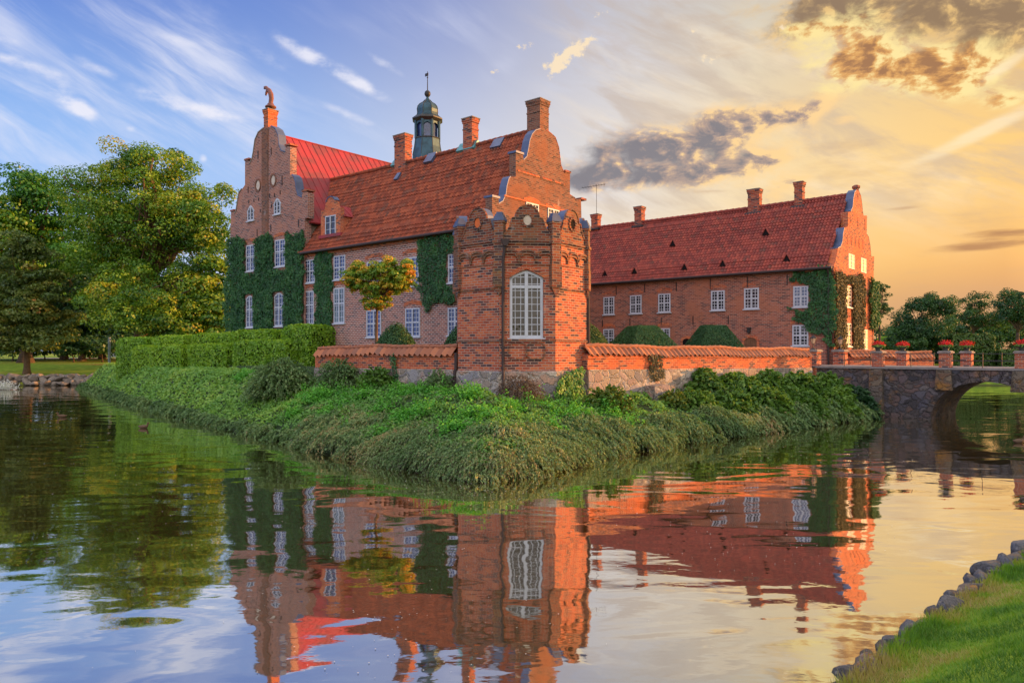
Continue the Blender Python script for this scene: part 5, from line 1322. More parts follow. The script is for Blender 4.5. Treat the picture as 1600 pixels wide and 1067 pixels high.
def tree(name, label, base, ells, nclump, clump_r, per, lsize, mat, trunk_r, fork, seed, bark='bark', group=None, limbs=26, flat=.5, shell=.45, low=None, tone_bias=0.0, droop=0.0, limb_r=.3, cat='tree'):
    """ells: crown ellipsoids ((x, y, z), (rx, ry, rz)); leaf clumps spread through them, limbs reach for the clumps"""
    r_ = np.random.default_rng(seed); rr = random.Random(seed); base = tuple(base); t = thing(name, label, cat, base, group)
    vol = np.array([e[1][0]*e[1][1]*e[1][2] for e in ells])**.67; cnt = r_.multinomial(nclump, vol/vol.sum()); cl = []
    for (c, r), m_ in zip(ells, cnt):
        d = r_.normal(size=(m_, 3)); d /= np.linalg.norm(d, axis=1)[:, None]; rad = r_.random(m_)**shell
        cl.append(np.array(c)+d*rad[:, None]*np.array(r))
    cl = np.concatenate(cl); 
    if low is not None: cl = cl[cl[:, 2] > low]
    m_ = len(cl); cr = clump_r*(.55+.8*r_.random(m_)); idx = np.repeat(np.arange(m_), per); N = len(idx)
    d = r_.normal(size=(N, 3)); d[:, 2] = d[:, 2]*.75+.42; d /= np.linalg.norm(d, axis=1)[:, None]
    rad = (.45+.55*r_.random(N)**.4)*(.82+.36*fbm(d[:, 0]*2+idx*3.1, d[:, 1]*2+d[:, 2], 1.3, 2))
    off = d*rad[:, None]*cr[idx][:, None]*np.array([1, 1, flat])
    if droop: off[:, 2] -= droop*(off[:, 0]**2+off[:, 1]**2)/np.maximum(cr[idx], .1)
    P = cl[idx]+off; Nv = d*np.array([.7, .7, 1.0])+np.array([0, 0, .25])+r_.normal(0, .34, (N, 3))
    ct = np.clip(r_.normal(.46+tone_bias, .27, m_), 0, 1)
    tone = np.clip(ct[idx]+r_.normal(0, .1, N), 0, 1)
    leaves('crown', P, Nv, lsize*(.6+.8*r_.random(N)), r_.random(N), tone, L[mat], t, None, 1.3, .25)
    mb = MB(); b = Vector(base); F_ = Vector(fork); lean = F_-b
    flare = [(b.x, b.y, b.z-.4)]+[tuple(b+lean*q+Vector((rr.uniform(-.1, .1), rr.uniform(-.1, .1), 0))*trunk_r) for q in (.03, .12, .35, .65, .9, 1.0)]
    mb.tube(flare, [trunk_r*q for q in (1.7, 1.45, 1.12, 1.0, .9, .78, .68)], 10)
    order = r_.permutation(m_)[:limbs]
    top = Vector((cl[:, 0].mean(), cl[:, 1].mean(), cl[:, 2].max()*.75+F_.z*.25))
    main = [tuple(F_), tuple(F_.lerp(top, .45)+Vector((rr.uniform(-.4, .4), rr.uniform(-.4, .4), 0))), tuple(top)]
    mb.tube(main, [trunk_r*.68, trunk_r*.42, trunk_r*.10], 8)
    for i in order:
        q = Vector(cl[i]); s0 = rr.random()**1.5
        st = F_.lerp(Vector(main[1]), s0) if q.z > F_.z else F_.lerp(b, .25*rr.random())
        pts = curve_pts(st, q, (q-st).length*.10, 5, (q-st).length*.035, rr)
        r0 = trunk_r*limb_r*(1-.5*s0); mb.tube(pts, [r0*(1-.15*k_) for k_ in range(6)], 6)
        for _ in range(2):
            j = int(np.argmin(np.linalg.norm(cl-np.array(q)-r_.normal(0, clump_r, 3), axis=1))); p2 = Vector(cl[j])
            s_ = Vector(pts[3]); 
            if (p2-s_).length > .1: mb.tube(curve_pts(s_, p2, .1, 3, .05, rr), [r0*.4, r0*.3, r0*.2, r0*.08], 5)
    mb.build('trunk', M[bark], t, None, True)
    return t
def E(px, py, D, rx, ry, rd=None):
    """ellipsoid from where it is seen: radii in photo pixels, depth radius in metres"""
    c = PT(px, py, D); m = D/FOC; return (c, (rx*m, rd or rx*m*.9, ry*m))

def strands(P, dirs, length, r_, nleaf=12, lsize=.055, drop=.9, width=.012):
    """arching stems from points P heading along dirs; returns stem ribbon quads and leaf points"""
    N = len(P); k = 6; t = np.linspace(0, 1, k+1)[None, :, None]
    dirs = dirs/np.linalg.norm(dirs, axis=1)[:, None]
    C_ = P[:, None, :]+dirs[:, None, :]*length[:, None, None]*t; C_[..., 2] -= (drop*length[:, None]*t[..., 0]**2)
    side = np.cross(dirs, np.array([0, 0, 1.])); side /= np.maximum(np.linalg.norm(side, axis=1), 1e-6)[:, None]
    w_ = width*(1-.75*t); Lf = C_-side[:, None, :]*w_; Rt = C_+side[:, None, :]*w_
    co = np.stack([Lf, Rt], 2).reshape(-1, 3); b = np.arange(N)[:, None]*(2*(k+1)); i = np.arange(k)[None, :]*2
    f = np.stack([b+i, b+i+1, b+i+3, b+i+2], -1).reshape(-1, 4)
    tl = r_.random((N, nleaf))*.92+.08; j = np.minimum((tl*k).astype(int), k-1); fr_ = tl*k-j
    rows = np.arange(N)[:, None]; Q = C_[rows, j]*(1-fr_[..., None])+C_[rows, j+1]*fr_[..., None]
    Tn = C_[rows, j+1]-C_[rows, j]
    Q = Q+r_.normal(0, .014, Q.shape); own = np.repeat(np.arange(N), nleaf)
    return co, f, Q.reshape(-1, 3), Tn.reshape(-1, 3), own

def strand_plant(name, mat, P, dirs, length, seed, nleaf=14, lsize=.06, drop=.9, width=.01, stem='dry', parent=None, origin=None, tone=None, kind=None):
    r_ = np.random.default_rng(seed); co, f, Q, Tn, own = strands(P, dirs, length, r_, nleaf, lsize, drop, width)
    N = len(Q); tone = np.full(len(P), .5) if tone is None else tone
    Nv = r_.normal(0, .6, (N, 3))+np.array([0, -.25, .7])
    o = leaves(name, Q, Nv, lsize*np.clip(np.hypot(Q[:, 0], Q[:, 1])/24, 1, 2.2)*(.6+.8*r_.random(N)), r_.random(N), np.clip(tone[own]+r_.normal(0, .1, N), 0, 1), L[mat], parent, origin, 2.5 if mat == 'cotoneaster' else 1.7, .2, Tn/np.maximum(np.linalg.norm(Tn, axis=1), 1e-6)[:, None]*(1.3 if mat == 'cotoneaster' else .5))
    s = grid_mesh('stems', co, f, L[stem], np.tile([.5, .4], (len(f), 4, 1)), None, o if parent is None else parent)
    return o, s

def mound_shrub(name, label, cat, c, r, seed, mat, n=900, length=(.5, .9), nleaf=14, lsize=.07, drop=.7, group=None, tone=.5, stem='dry', dens=1.0, up=.5):
    """spreading shrub of arching stems rising from a low mound at c=(x,y,z) with radii r"""
    r_ = np.random.default_rng(seed); t = thing(name, label, cat, c, group)
    d = r_.normal(size=(n, 3)); d[:, 2] = np.abs(d[:, 2]); d /= np.linalg.norm(d, axis=1)[:, None]; rad = (.25+.6*r_.random(n)**.7)
    P = np.array(c)+d*rad[:, None]*np.array(r); dirs = d*np.array([1, 1, .6])+np.array([0, 0, up])+r_.normal(0, .28, (n, 3))
    lum = fbm(P[:, 0]*1.0, P[:, 1]+P[:, 2], 1.6, 2)
    tn = np.clip(tone-.25+.55*lum+r_.normal(0, .08, n), 0, 1)
    strand_plant('foliage', mat, P, dirs, r_.uniform(*length, n), seed+1, nleaf, lsize, drop, .009, stem, t, None, tn)
    return t
# ------------------------------------------------------------------ bridge pots and gate pillars (need the leaf helper)
for i, (s_, side, lab) in enumerate(POTS):
    n_ = -.25 if side == 0 else -BW+.29; flower_pot(s_, n_, lab, 40+i, 1.0+.1*(i % 2))
gate_pillar(-3.7, -.25, 'brick gate pillar with lantern standing at the end of the sunlit garden wall', 'glazed iron lantern on the gate pillar beside the garden wall')
gate_pillar(-3.7, -BW+.29, 'brick gate pillar with lantern standing before the ivied gable end', 'glazed iron lantern on the gate pillar before the ivied gable')

# ------------------------------------------------------------------ ivy on the walls
ivy('dark green ivy in three joined columns covering the lower gable block around its tall windows', F1,
    [(352, 562), (353, 470), (357, 390), (358, 376), (364, 371), (381, 373), (385, 382), (385, 425), (398, 425), (399, 384), (401, 376), (415, 366), (428, 369), (430, 376), (430.5, 420), (446, 420), (447, 372), (462, 364), (476, 363), (476, 562)],
    [(385, 382, 399.4, 424), (430, 374, 446.6, 417), (385, 460, 397.3, 512), (429.6, 456, 444.2, 510)], NB, 560, .115, .34, 'ivy', 1)
ivy('narrow ivy column growing between two windows at the end of the long wing', F1, [(494, 545), (493.5, 440), (495, 398), (499, 391.5), (521, 390.5), (521.5, 440), (520, 500), (521, 548)], [(522, 399, 540, 437), (522, 449, 539, 505)], 0, 560, .11, .26, 'ivy', 2)
ivy('dark ivy patch hanging high on the long wing beside the bay tower', F1, [(652, 376), (690, 366), (722, 362), (722, 472), (700, 476), (690, 474), (672, 481), (665, 484), (661, 476), (657, 460), (655, 420)], [(700.5, 396, 724, 442)], 0, 600, .10, .34, 'ivy', 3)
ivy('dark green ivy mantling the corner front of the right wing beside its last windows', F2, [(1238.5, 420.5), (1304.6, 418.5), (1304.6, 548), (1298, 545), (1288, 528), (1268, 514), (1257, 501), (1238, 501.5), (1236, 492), (1237, 483), (1263.5, 482), (1263.8, 446), (1239, 445)], [(1239, 446.5, 1263.7, 480)], 0, 560, .11, .34, 'ivy', 4)
ivy('brownish sunset-lit ivy covering the gable end of the right wing', G2, [(1303.5, 427), (1318, 428.5), (1334, 431), (1350, 436), (1350.5, 500), (1348, 514), (1346.5, 548), (1331.5, 548), (1329.5, 541), (1330, 506), (1329.5, 480), (1330.5, 447), (1321, 446), (1320.5, 500), (1320, 546), (1312, 548), (1303.5, 540)], [(1320.6, 446, 1330, 481), (1320.6, 503, 1330, 542)], 0, 560, .11, .30, 'ivy_warm', 5)
ivy('ivy clump climbing the far corner of the sunlit gable end', G2, [(1356, 437), (1366, 439), (1369, 446), (1369, 505), (1363, 516), (1357, 512), (1355, 470)], [], 0, 340, .14, .55, 'ivy', 6)
def along(fr, A, px, py):
    return fr.at(px, py)
ivy('brown green ivy strip hanging down the sunlit garden wall', FWR, [(1011, 551), (1031, 552), (1034, 575), (1040, 596), (1012, 596), (1011, 575)], [], .02, 420, .10, .22, 'ivy_warm', 7, rag=.12)
ivy('thin ivy streak climbing the short garden wall', FWL, [(614, 553), (620, 553), (622, 575), (624, 606), (611, 606), (615, 580), (610, 562)], [], .02, 420, .09, .16, 'ivy', 8, rag=.08)
f0 = tface(0)
ivy_m('bright green creeper climbing the stone foot of the bay tower', tface(-1), [(-1.45, 1.5), (-1.4, 2.35), (-1.0, 2.66), (-.4, 2.72), (-.15, 3.05), (.18, 3.06), (.3, 2.75), (.35, 1.5)], (), .1, 520, .12, .5, 'cover', 9, 'creeper', .2)

# ------------------------------------------------------------------ clipped hedges at the left
def hedge_block(label, p, q, D0, D1, ytop, depth, seed, ybot=None, mat='hedge'):
    """front edge runs between photo columns p and q at depths D0, D1"""
    sh_ = (seed*37 % 7-3)*.10; a, b = np.array(PT(p, 0, D0+sh_)[:2]), np.array(PT(q, 0, D1+sh_)[:2]); d = (b-a)/np.linalg.norm(b-a); n_ = np.array([-d[1], d[0]])
    if n_[1] < 0: n_ = -n_
    off_ = ((seed*5) % 3-1)*.22; a = a+n_*off_+d*.22; b = b+n_*off_-d*.22
    Dm = (D0+D1)/2; zt = EYE+(HOR-ytop)*Dm/FOC; zb = min(hz(*a), hz(*b), hz(*(a+b)/2) if False else 9)-.05
    cs = [tuple(a), tuple(b), tuple(b+n_*depth), tuple(a+n_*depth)]
    return clipped('clipped_hedge', label, 'hedge', cs, zb, zt, mat, None, 300, .14, .09, None, 'clipped hedge blocks before the gabled house', seed, .55)
hedge_block('tallest clipped hedge block, lifted a step above the others next to the garden wall', 437, 490, 50.0, 48.4, 508.5, 2.3, 11)
hedge_block('rear clipped hedge block just below the tall one, in front of the two ivied windows', 358, 438, 53.5, 50.6, 517, 2.2, 12)
hedge_block('middle rear hedge block rounded at its top before the ivied wall edge', 292, 357, 56.2, 53.8, 521, 2.2, 13)
hedge_block('rear hedge block second from the lawn end', 235, 291, 58.6, 56.5, 525.5, 2.2, 14)
hedge_block('rear hedge block at the lawn end, farthest out by the moat', 183, 234, 61.2, 59.0, 528.5, 2.4, 15)
hedge_block('front low hedge block under the tallest one and beside the grey shrub', 357, 446, 50.8, 47.6, 532.5, 1.6, 16)
hedge_block('front low hedge block in the middle of the lower row', 291, 356, 53.6, 51.2, 538.5, 1.6, 17)
hedge_block('front low hedge block second from the lawn end', 236, 290, 56.2, 54.0, 540.5, 1.6, 18)
hedge_block('front low hedge block at the lawn end of the lower row', 199, 235, 58.4, 56.8, 541, 1.6, 19)

# ------------------------------------------------------------------ clipped yews in the yard
def yew(label, px, D, wpx, ytop, topw, seed, mat='yew', sides=4, rot=UA, zb=2.7):
    m_ = D/FOC; c = PT(px, 0, D); zt = EYE+(HOR-ytop)*m_; wb = wpx*m_/2
    zv = zb; wb2 = wb
    cs = []; ts = []
    for k in range(sides):
        t_ = radians(rot)+2*pi*(k+.5)/sides; e = 1/cos(pi/sides) if sides == 4 else 1
        cs.append((c[0]+wb*e*sin(-t_), c[1]+wb*e*cos(t_))); ts.append((c[0]+topw*m_/2*e*sin(-t_), c[1]+topw*m_/2*e*cos(t_)))
    return clipped('topiary', label, 'topiary', cs, zb, zt, mat, None, 900, .06, .02, ts, 'clipped yews inside the garden walls', seed, .06)
def ydome(label, px, D, wpx, ytop, seed, mat='yew'):
    c = PT(px, 0, D); return dome('topiary', label, 'topiary', (c[0], c[1]), wpx*D/FOC/2, 2.7, EYE+(HOR-ytop)*D/FOC, mat, 700, .07, .03, 'clipped yews inside the garden walls', seed)
ydome('domed clipped yew standing beside the little orange-leaved tree', 619, 37.0, 84, 502, 21)
ydome('clipped yew half hidden between window and bay tower on the short wall side', 726, 36.0, 86, 500, 22)
ydome('light green clipped yew peeping out from behind the sunlit side of the bay tower', 912, 41.0, 104, 500, 23, 'yew_light')
yew('flat-topped pyramid yew nearer the bay tower, before two windows', 1003, 44.5, 132, 509.5, 34, 24, 'yew', 4, 20)
yew('flat-topped pyramid yew between the cellar opening and the wooden door', 1114, 49.0, 108, 508.5, 30, 25, 'yew', 4, 8)

# ------------------------------------------------------------------ small tree with turning leaves
bt = PT(587, 0, 38.0)
tree('small_tree', 'young spreading tree with green leaves turning orange before the pinkish wall', (bt[0], bt[1], 2.7),
     [E(586, 452, 38, 38, 20, 1.2), E(553, 436, 38.2, 18, 20, .9), E(624, 436, 37.8, 24, 22, .9), E(590, 424, 38, 44, 12, 1.1), E(590, 475, 38, 22, 10, .7), E(636, 415, 37.8, 8, 10, .5), E(606, 412, 37.8, 10, 10, .5), E(560, 415, 38, 8, 8, .5)],
     460, .22, 72, .10, 'orange_tree', .085, PT(589, 486, 38), 31, 'bark_warm', None, 46, .6, .5, None, .03, .0, .45)

# ------------------------------------------------------------------ trees beyond the moat, left
gr = 'big trees across the moat behind the hedges'
def gz(px, D): q = PT(px, 0, D); return (q[0], q[1], hz(q[0], q[1]))
tree('broadleaf_tree', 'tallest spreading tree with bright yellow-green crown and forked orange-lit limbs near the gable', gz(212, 88), [E(228, 335, 88, 100, 78, 8), E(150, 320, 90, 42, 58, 6), E(308, 350, 86, 52, 64, 6), E(222, 262, 88, 72, 34, 6), E(240, 425, 86, 84, 52, 6), E(335, 385, 86, 26, 46, 4), E(165, 410, 90, 56, 64, 6), E(325, 305, 87, 30, 30, 4), E(215, 490, 84, 70, 40, 5), E(290, 470, 84, 56, 44, 5), E(228, 492, 79, 46, 36, 3.5), E(302, 422, 86, 34, 34, 4), E(180, 470, 82, 40, 40, 4)],
     400, 1.85, 300, .26, 'maple', .85, PT(236, 440, 88), 51, 'bark_warm', gr, 70, .64, .5, None, .0, .02, .42)
tree('broadleaf_tree', 'green round-topped tree behind the drooping chestnut at the picture edge', gz(40, 108), [E(45, 330, 108, 80, 62, 8), E(-40, 380, 108, 70, 90, 8), E(60, 400, 106, 75, 90, 8), E(100, 330, 108, 34, 34, 5), E(55, 290, 108, 40, 26, 5)], 220, 2.3, 190, .40, 'tree_green', .8, PT(40, 470, 108), 52, 'bark', gr, 30, .5, .42, None, .06, .02)
tree('broadleaf_tree', 'tree cut by the picture edge behind the chestnut, yellowish at its top', gz(-35, 100), [E(-40, 340, 100, 60, 62, 7), E(-30, 440, 98, 70, 90, 8)], 110, 2.3, 150, .42, 'maple', .7, PT(-35, 470, 100), 53, 'bark', gr, 20, .5, .42, None, -.1, .02)
tree('chestnut_tree', 'drooping brownish green chestnut with orange tufts, foliage almost touching the lawn', gz(42, 86), [E(42, 430, 86, 58, 60, 4.5), E(30, 490, 85, 66, 50, 5), E(70, 490, 85, 44, 56, 4), E(20, 530, 84, 50, 22, 4), E(78, 532, 84, 30, 16, 3), E(-10, 470, 86, 40, 60, 4), E(40, 385, 86, 34, 24, 3)], 380, 1.2, 120, .28, 'chestnut', .33, PT(42, 520, 86), 54, 'bark_warm', gr, 26, .38, .5, None, .0, .12)
for i, (px, py, D, rx, ry, lab) in enumerate(((128, 490, 122, 50, 66, 'dark shady tree filling the gap between chestnut and tallest tree'), (190, 500, 126, 46, 56, 'dark tree under the tallest tree, behind the lawn path'), (100, 430, 128, 60, 70, 'tall dark tree behind the chestnut crown'), (262, 480, 126, 34, 52, 'dark tree behind the tallest tree trunk, partly hiding a white house'), (40, 470, 132, 70, 70, 'dark tree mass far behind the chestnut trunk'), (-20, 490, 126, 60, 60, 'dark tree cut by the picture edge behind the chestnut'), (160, 430, 134, 60, 80, 'tall dark tree seen through the tallest tree'), (330, 490, 130, 40, 44, 'dark tree low against the gable wall edge'))):
    tree('broadleaf_tree', lab, gz(px, D), [E(px, py, D, rx, ry, 7), E(px+12, py+24, D-4, rx*.7, ry*.5, 5)], 150, 1.9, 80, .48, 'tree_dark', .5, PT(px, py+ry*.5, D), 60+i, 'bark', gr, 14, .5, .5, None, -.03, .02)
tree('broadleaf_tree', 'low golden green tree between the tallest tree and the gable wall', gz(325, 84), [E(310, 480, 84, 44, 40, 4), E(335, 440, 84, 22, 42, 3), E(290, 520, 82, 50, 22, 4), E(345, 500, 82, 16, 38, 3)], 120, 1.5, 190, .30, 'maple', .35, PT(320, 510, 84), 65, 'bark', gr, 20, .45, .45, None, .0, .02)
for i, (px, D, rx, lab) in enumerate(((115, 112, 34, 'low dark bush beside the lawn path under the dark trees'), (160, 114, 34, 'low bush behind the blue grey post'), (225, 100, 40, 'dark bush behind the lawn end of the hedges'), (290, 96, 50, 'dark bush behind the middle of the hedges'), (20, 120, 60, 'dark undergrowth bush behind the chestnut trunk'), (70, 132, 60, 'far dark bush seen between chestnut trunk and path'), (-20, 128, 60, 'far dark bush cut by the picture edge'), (140, 136, 60, 'far dark bush at the end of the lawn path'), (200, 134, 60, 'far dark bush behind the blue grey post'), (262, 128, 50, 'far dark bush behind the lawn hedges'))):
    b_ = gz(px, D); tree('bush', lab, b_, [E(px, 541, D, rx, 16, 4)], 46, 1.2, 60, .42, 'tree_dark', .12, (b_[0], b_[1], b_[2]+.6), 70+i, 'bark', 'bushes under the far trees', 6, .6, .5, None, .05, .0, cat='bush')
for i, (x, y) in enumerate(((45, 47.5), (47.5, 51.5), (44.5, 43.5))):  # unseen bushes added only to keep low sun off the arch
    tree('bush', ['large round bush on the moat bank past the bridge', 'tall bush behind the round one on the bank past the bridge', 'broad bush on the bank where the bridge lands'][i], (x, y, hz(x, y)), [((x, y, 3.2), (2.6, 2.6, 2.2))], 50, 1.0, 60, .3, 'shrub', .12, (x, y, 1.8), 170+i, 'bark', 'bushes past the bridge', 8, .6, .45, None, .0, cat='bush')
# post and glimpsed white house
p0 = gz(171, 96); mb = MB(); mb.tube([(p0[0], p0[1], p0[2]-.2), (p0[0], p0[1], EYE+(HOR-527)*96/FOC)], .17, 8); 
tag(mb.build('post', M['blue_post'], None, p0), 'slim blue grey post standing on the lawn beside the hedge end', 'post')
hp0 = gz(235, 150); HF = Frame((hp0[0], hp0[1]), (.05, -1)); ho = thing('white_house', 'white house glimpsed through gaps under the tallest tree', 'house', hp0)
mb = MB(); mb.box(HF, -8, 9, -8, 0, hp0[2]-.5, hp0[2]+9.5); mb.build('wall', M['white'], ho)
mb = MB(); mb.prism(Frame((hp0[0]-8.4, hp0[1]+4.2), (-1, 0)), [(-4.6, hp0[2]+9.4), (4.6, hp0[2]+9.4), (0, hp0[2]+13.5)], -17.8, 0); mb.build('roof', M['tile_wing'], ho)
for a0 in (-6, -2.5, 1, 4.5): window_m(ho, HF, a0, a0+1.3, hp0[2]+2.2, hp0[2]+4.4, 2, 3, 0, 'glass_grey'); window_m(ho, HF, a0, a0+1.3, hp0[2]+5.8, hp0[2]+7.8, 2, 3, 0, 'glass_grey')

# ------------------------------------------------------------------ trees beyond the bridge, right
gr = 'trees beyond the bridge'
tree('broadleaf_tree', 'thin airy tree beside the ivied gable end', gz(1376, 72), [E(1377, 452, 72, 13, 12, 1.0), E(1380, 480, 72, 12, 26, 1.0), E(1372, 505, 72, 10, 26, 1.0)], 60, .36, 70, .12, 'tree_dark', .13, PT(1374, 500, 72), 81, 'bark', gr, 26, .6, .6, None, .12)
tree('broadleaf_tree', 'dark rounded tree rising behind the first bridge pillars', gz(1442, 96), [E(1445, 510, 96, 46, 40, 4), E(1440, 535, 95, 50, 26, 4), E(1420, 520, 96, 34, 32, 4), E(1470, 480, 96, 18, 16, 2), E(1447, 474, 96, 26, 14, 3)], 230, .9, 150, .20, 'tree_dark', .35, PT(1442, 540, 96), 82, 'bark', gr, 22, .85, .45, None, .10)
tree('broadleaf_tree', 'open-crowned tree with sky showing through, behind the tall hedge', gz(1520, 116), [E(1530, 475, 116, 26, 18, 3), E(1505, 495, 116, 20, 16, 3), E(1535, 505, 116, 34, 16, 3)], 80, .85, 110, .22, 'tree_dark', .3, PT(1520, 520, 116), 83, 'bark', gr, 34, .85, .5, None, .05)
tree('broadleaf_tree', 'open-crowned dark tree at the picture edge behind the bridge', gz(1590, 110), [E(1585, 470, 110, 24, 20, 3), E(1605, 490, 110, 34, 26, 4), E(1575, 495, 110, 20, 10, 2)], 90, .9, 120, .22, 'tree_dark', .32, PT(1590, 520, 110), 84, 'bark', gr, 34, .85, .5, None, .02)
for i, (px, py, D, rx, ry, lab) in enumerate(((1500, 530, 135, 50, 34, 'dark tree mass low behind the tall clipped hedge'), (1560, 524, 138, 46, 36, 'dark tree behind the low round hedge'), (1610, 524, 140, 40, 44, 'dark tree at the far picture edge behind everything'), (1400, 534, 130, 34, 22, 'low dark tree between the gable and the rounded tree'))):
    tree('broadleaf_tree', lab, gz(px, D), [E(px, py, D, rx, ry, 6)], 90, 1.5, 110, .34, 'tree_dark', .35, PT(px, py+8, D), 90+i, 'bark', gr, 10, .55, .5, None, .08)
def far_hedge(label, x0, x1, D, ytop, depth, seed, mat, cat='hedge'):
    a, b = PT(x0, 0, D), PT(x1, 0, D); zb = hz(a[0], a[1])-.1; cs = [(a[0], D), (b[0], D), (b[0]+depth*.5, D+depth), (a[0]+depth*.5, D+depth)]
    clipped('clipped_hedge', label, cat, cs, zb, EYE+(HOR-ytop)*D/FOC, mat, None, 60, .28, .12, None, None, seed)
far_hedge('tall light green clipped hedge block behind the rear bridge pillar', 1488, 1554, 92, 523, 5, 101, 'yew_light')
far_hedge('low rounded dark clipped hedge by the far picture edge', 1564, 1625, 90, 548, 5, 102, 'yew_light')
far_hedge('long dark clipped hedge strip behind the first two flower pots', 1372, 1492, 100, 537, 4, 103, 'yew')
far_hedge('pale green hedge glimpsed above the dark hedge strip', 1372, 1425, 108, 527, 4, 104, 'hedge')

# ------------------------------------------------------------------ planting on the island bank
rb = np.random.default_rng(21)
def bank_points(n, dmin, dmax, cond=None):
    out = []
    tot = 0
    while tot < n:
        q = np.column_stack([rb.uniform(-46, 24, n*3), rb.uniform(18, 76, n*3)]); d = sdist(q, ISLAND)
        ok = (d > dmin) & (d < dmax) & (sdist(q, YARD) < -.1)
        if cond is not None: ok &= cond(q, d)
        q = q[ok]; out.append(q); tot += len(q)
    return np.concatenate(out)[:n]
def outward(q, e=.05):
    gx = (sdist(q+[e, 0], ISLAND)-sdist(q-[e, 0], ISLAND))/(2*e); gy = (sdist(q+[0, e], ISLAND)-sdist(q-[0, e], ISLAND))/(2*e)
    g = -np.stack([gx, gy], -1); return g/np.maximum(np.linalg.norm(g, axis=1), 1e-6)[:, None]
near = lambda q, d: np.hypot(q[:, 0], q[:, 1]) < 45
# weight sampling toward the viewer so the near tip is the densest
wt = lambda q: rb.random(len(q)) < np.clip((24.0/np.hypot(q[:, 0], q[:, 1]))**1.5, .05, 1)
def tussocks(nt_, dmin, dmax, cond, per, lr, seed, spread, hz_):
    c = bank_points(nt_, dmin, dmax, cond); oc = outward(c); zc = height(c); r_ = np.random.default_rng(seed)
    tc_ = np.clip(.02+1.0*fbm(c[:, 0], c[:, 1], .35, 3)+r_.normal(0, .12, nt_), 0, 1); tc_ = np.where((fbm(c[:, 0]+40, c[:, 1], .42, 2) > .50) & (c[:, 0] > -5), np.clip(tc_+.25, 0, 1), tc_)
    ix = np.repeat(np.arange(nt_), per); n_ = len(ix); a = r_.random(n_)*2*pi; rr_ = spread*r_.random(n_)**.6
    P = np.column_stack([c[ix, 0]+rr_*np.cos(a), c[ix, 1]+rr_*np.sin(a), np.maximum(zc[ix], .05)+hz_*r_.random(n_)*(1-rr_/spread*.6)])
    d = np.column_stack([np.cos(a)*.75+oc[ix, 0]*.7, np.sin(a)*.75+oc[ix, 1]*.7, .35+.6*r_.random(n_)])+r_.normal(0, .22, (n_, 3))
    ln = r_.uniform(*lr, n_); return P, d, ln, np.clip(tc_[ix]+r_.normal(0, .07, n_), 0, 1)
tip_ = lambda q, d: (q[:, 0] > -8) & (rb.random(len(q)) < np.clip((26/np.hypot(q[:, 0], q[:, 1]))**1.2, .2, 1)) & (rb.random(len(q)) < np.clip(1.35-d/2.2, .05, 1)) & ((q[:, 0] < 5) | (d < 1.1))
A1 = tussocks(215, .12, 2.1, tip_, 46, (.35, .85), 3, .32, .20)
A2 = tussocks(230, -.05, .35, lambda q, d: (q[:, 0] <= -7), 28, (.25, .55), 4, .28, .10); A2 = (*A2[:3], A2[3]*.7)
A3 = tussocks(110, 1.8, 9.0, lambda q, d: (q[:, 0] > -9) & (q[:, 0] < 5) & (np.hypot(q[:, 0]-.37, q[:, 1]-32.78) > 3.6), 22, (.25, .6), 6, .34, .10); A3 = (*A3[:3], A3[3]*.8)
A4 = tussocks(80, -.05, .5, lambda q, d: (q[:, 0] > -6) & (q[:, 0] < 5), 44, (.35, .8), 9, .30, .18)
A5 = tussocks(110, -.05, .8, lambda q, d: (q[:, 0] > 4.5) & (q[:, 1] < 41), 36, (.3, .75), 10, .30, .18)
P, dirs, ln, tone = (np.concatenate(k_) for k_ in zip(A1, A2, A3, A4, A5))
o, _ = strand_plant('cotoneaster_cover', 'cotoneaster', P, dirs, ln, 5, 20, .08, .9, .008, tone=tone)
tag(o, 'grey green cotoneaster stems hanging over the waterline of the bank', 'ground cover', None, 'stuff')
# low creeping cover over the whole slope
q = bank_points(84000, .15, 12, lambda q, d: wt(q)); lump_ = fbm(q[:, 0]+3, q[:, 1]+8, 1.5, 3); soft_ = smooth(-8, -12, q[:, 0])
ok = rb.random(len(q)) < np.clip((lump_-.26)*5+soft_*.8, .06, 1); q, lump_, soft_ = q[ok], lump_[ok], soft_[ok]; dd = np.hypot(q[:, 0], q[:, 1])
z = height(q)+.02+rb.random(len(q))**.6*(.08+(1-.75*soft_)*.62*np.maximum(0, lump_-.36)); tone = np.clip(.05+.8*fbm(q[:, 0], q[:, 1], .6, 3)+rb.normal(0, .1, len(q))+.36*smooth(-7, -12, q[:, 0])*(.6+.8*fbm(q[:, 0]+7, q[:, 1], .9, 2))+.5*(1-soft_)*(lump_-.45), 0, 1)
o = leaves('creeping_cover', np.column_stack([q, z]), rb.normal(0, .5, (len(q), 3))+np.array([0, -.2, .8]), (.085+.06*rb.random(len(q)))*np.clip(dd/28, .9, 1.9), rb.random(len(q)), tone, L['cover'], None, None, 1.6)
tag(o, 'low creeping green cover over the bank slope', 'ground cover', None, 'stuff')
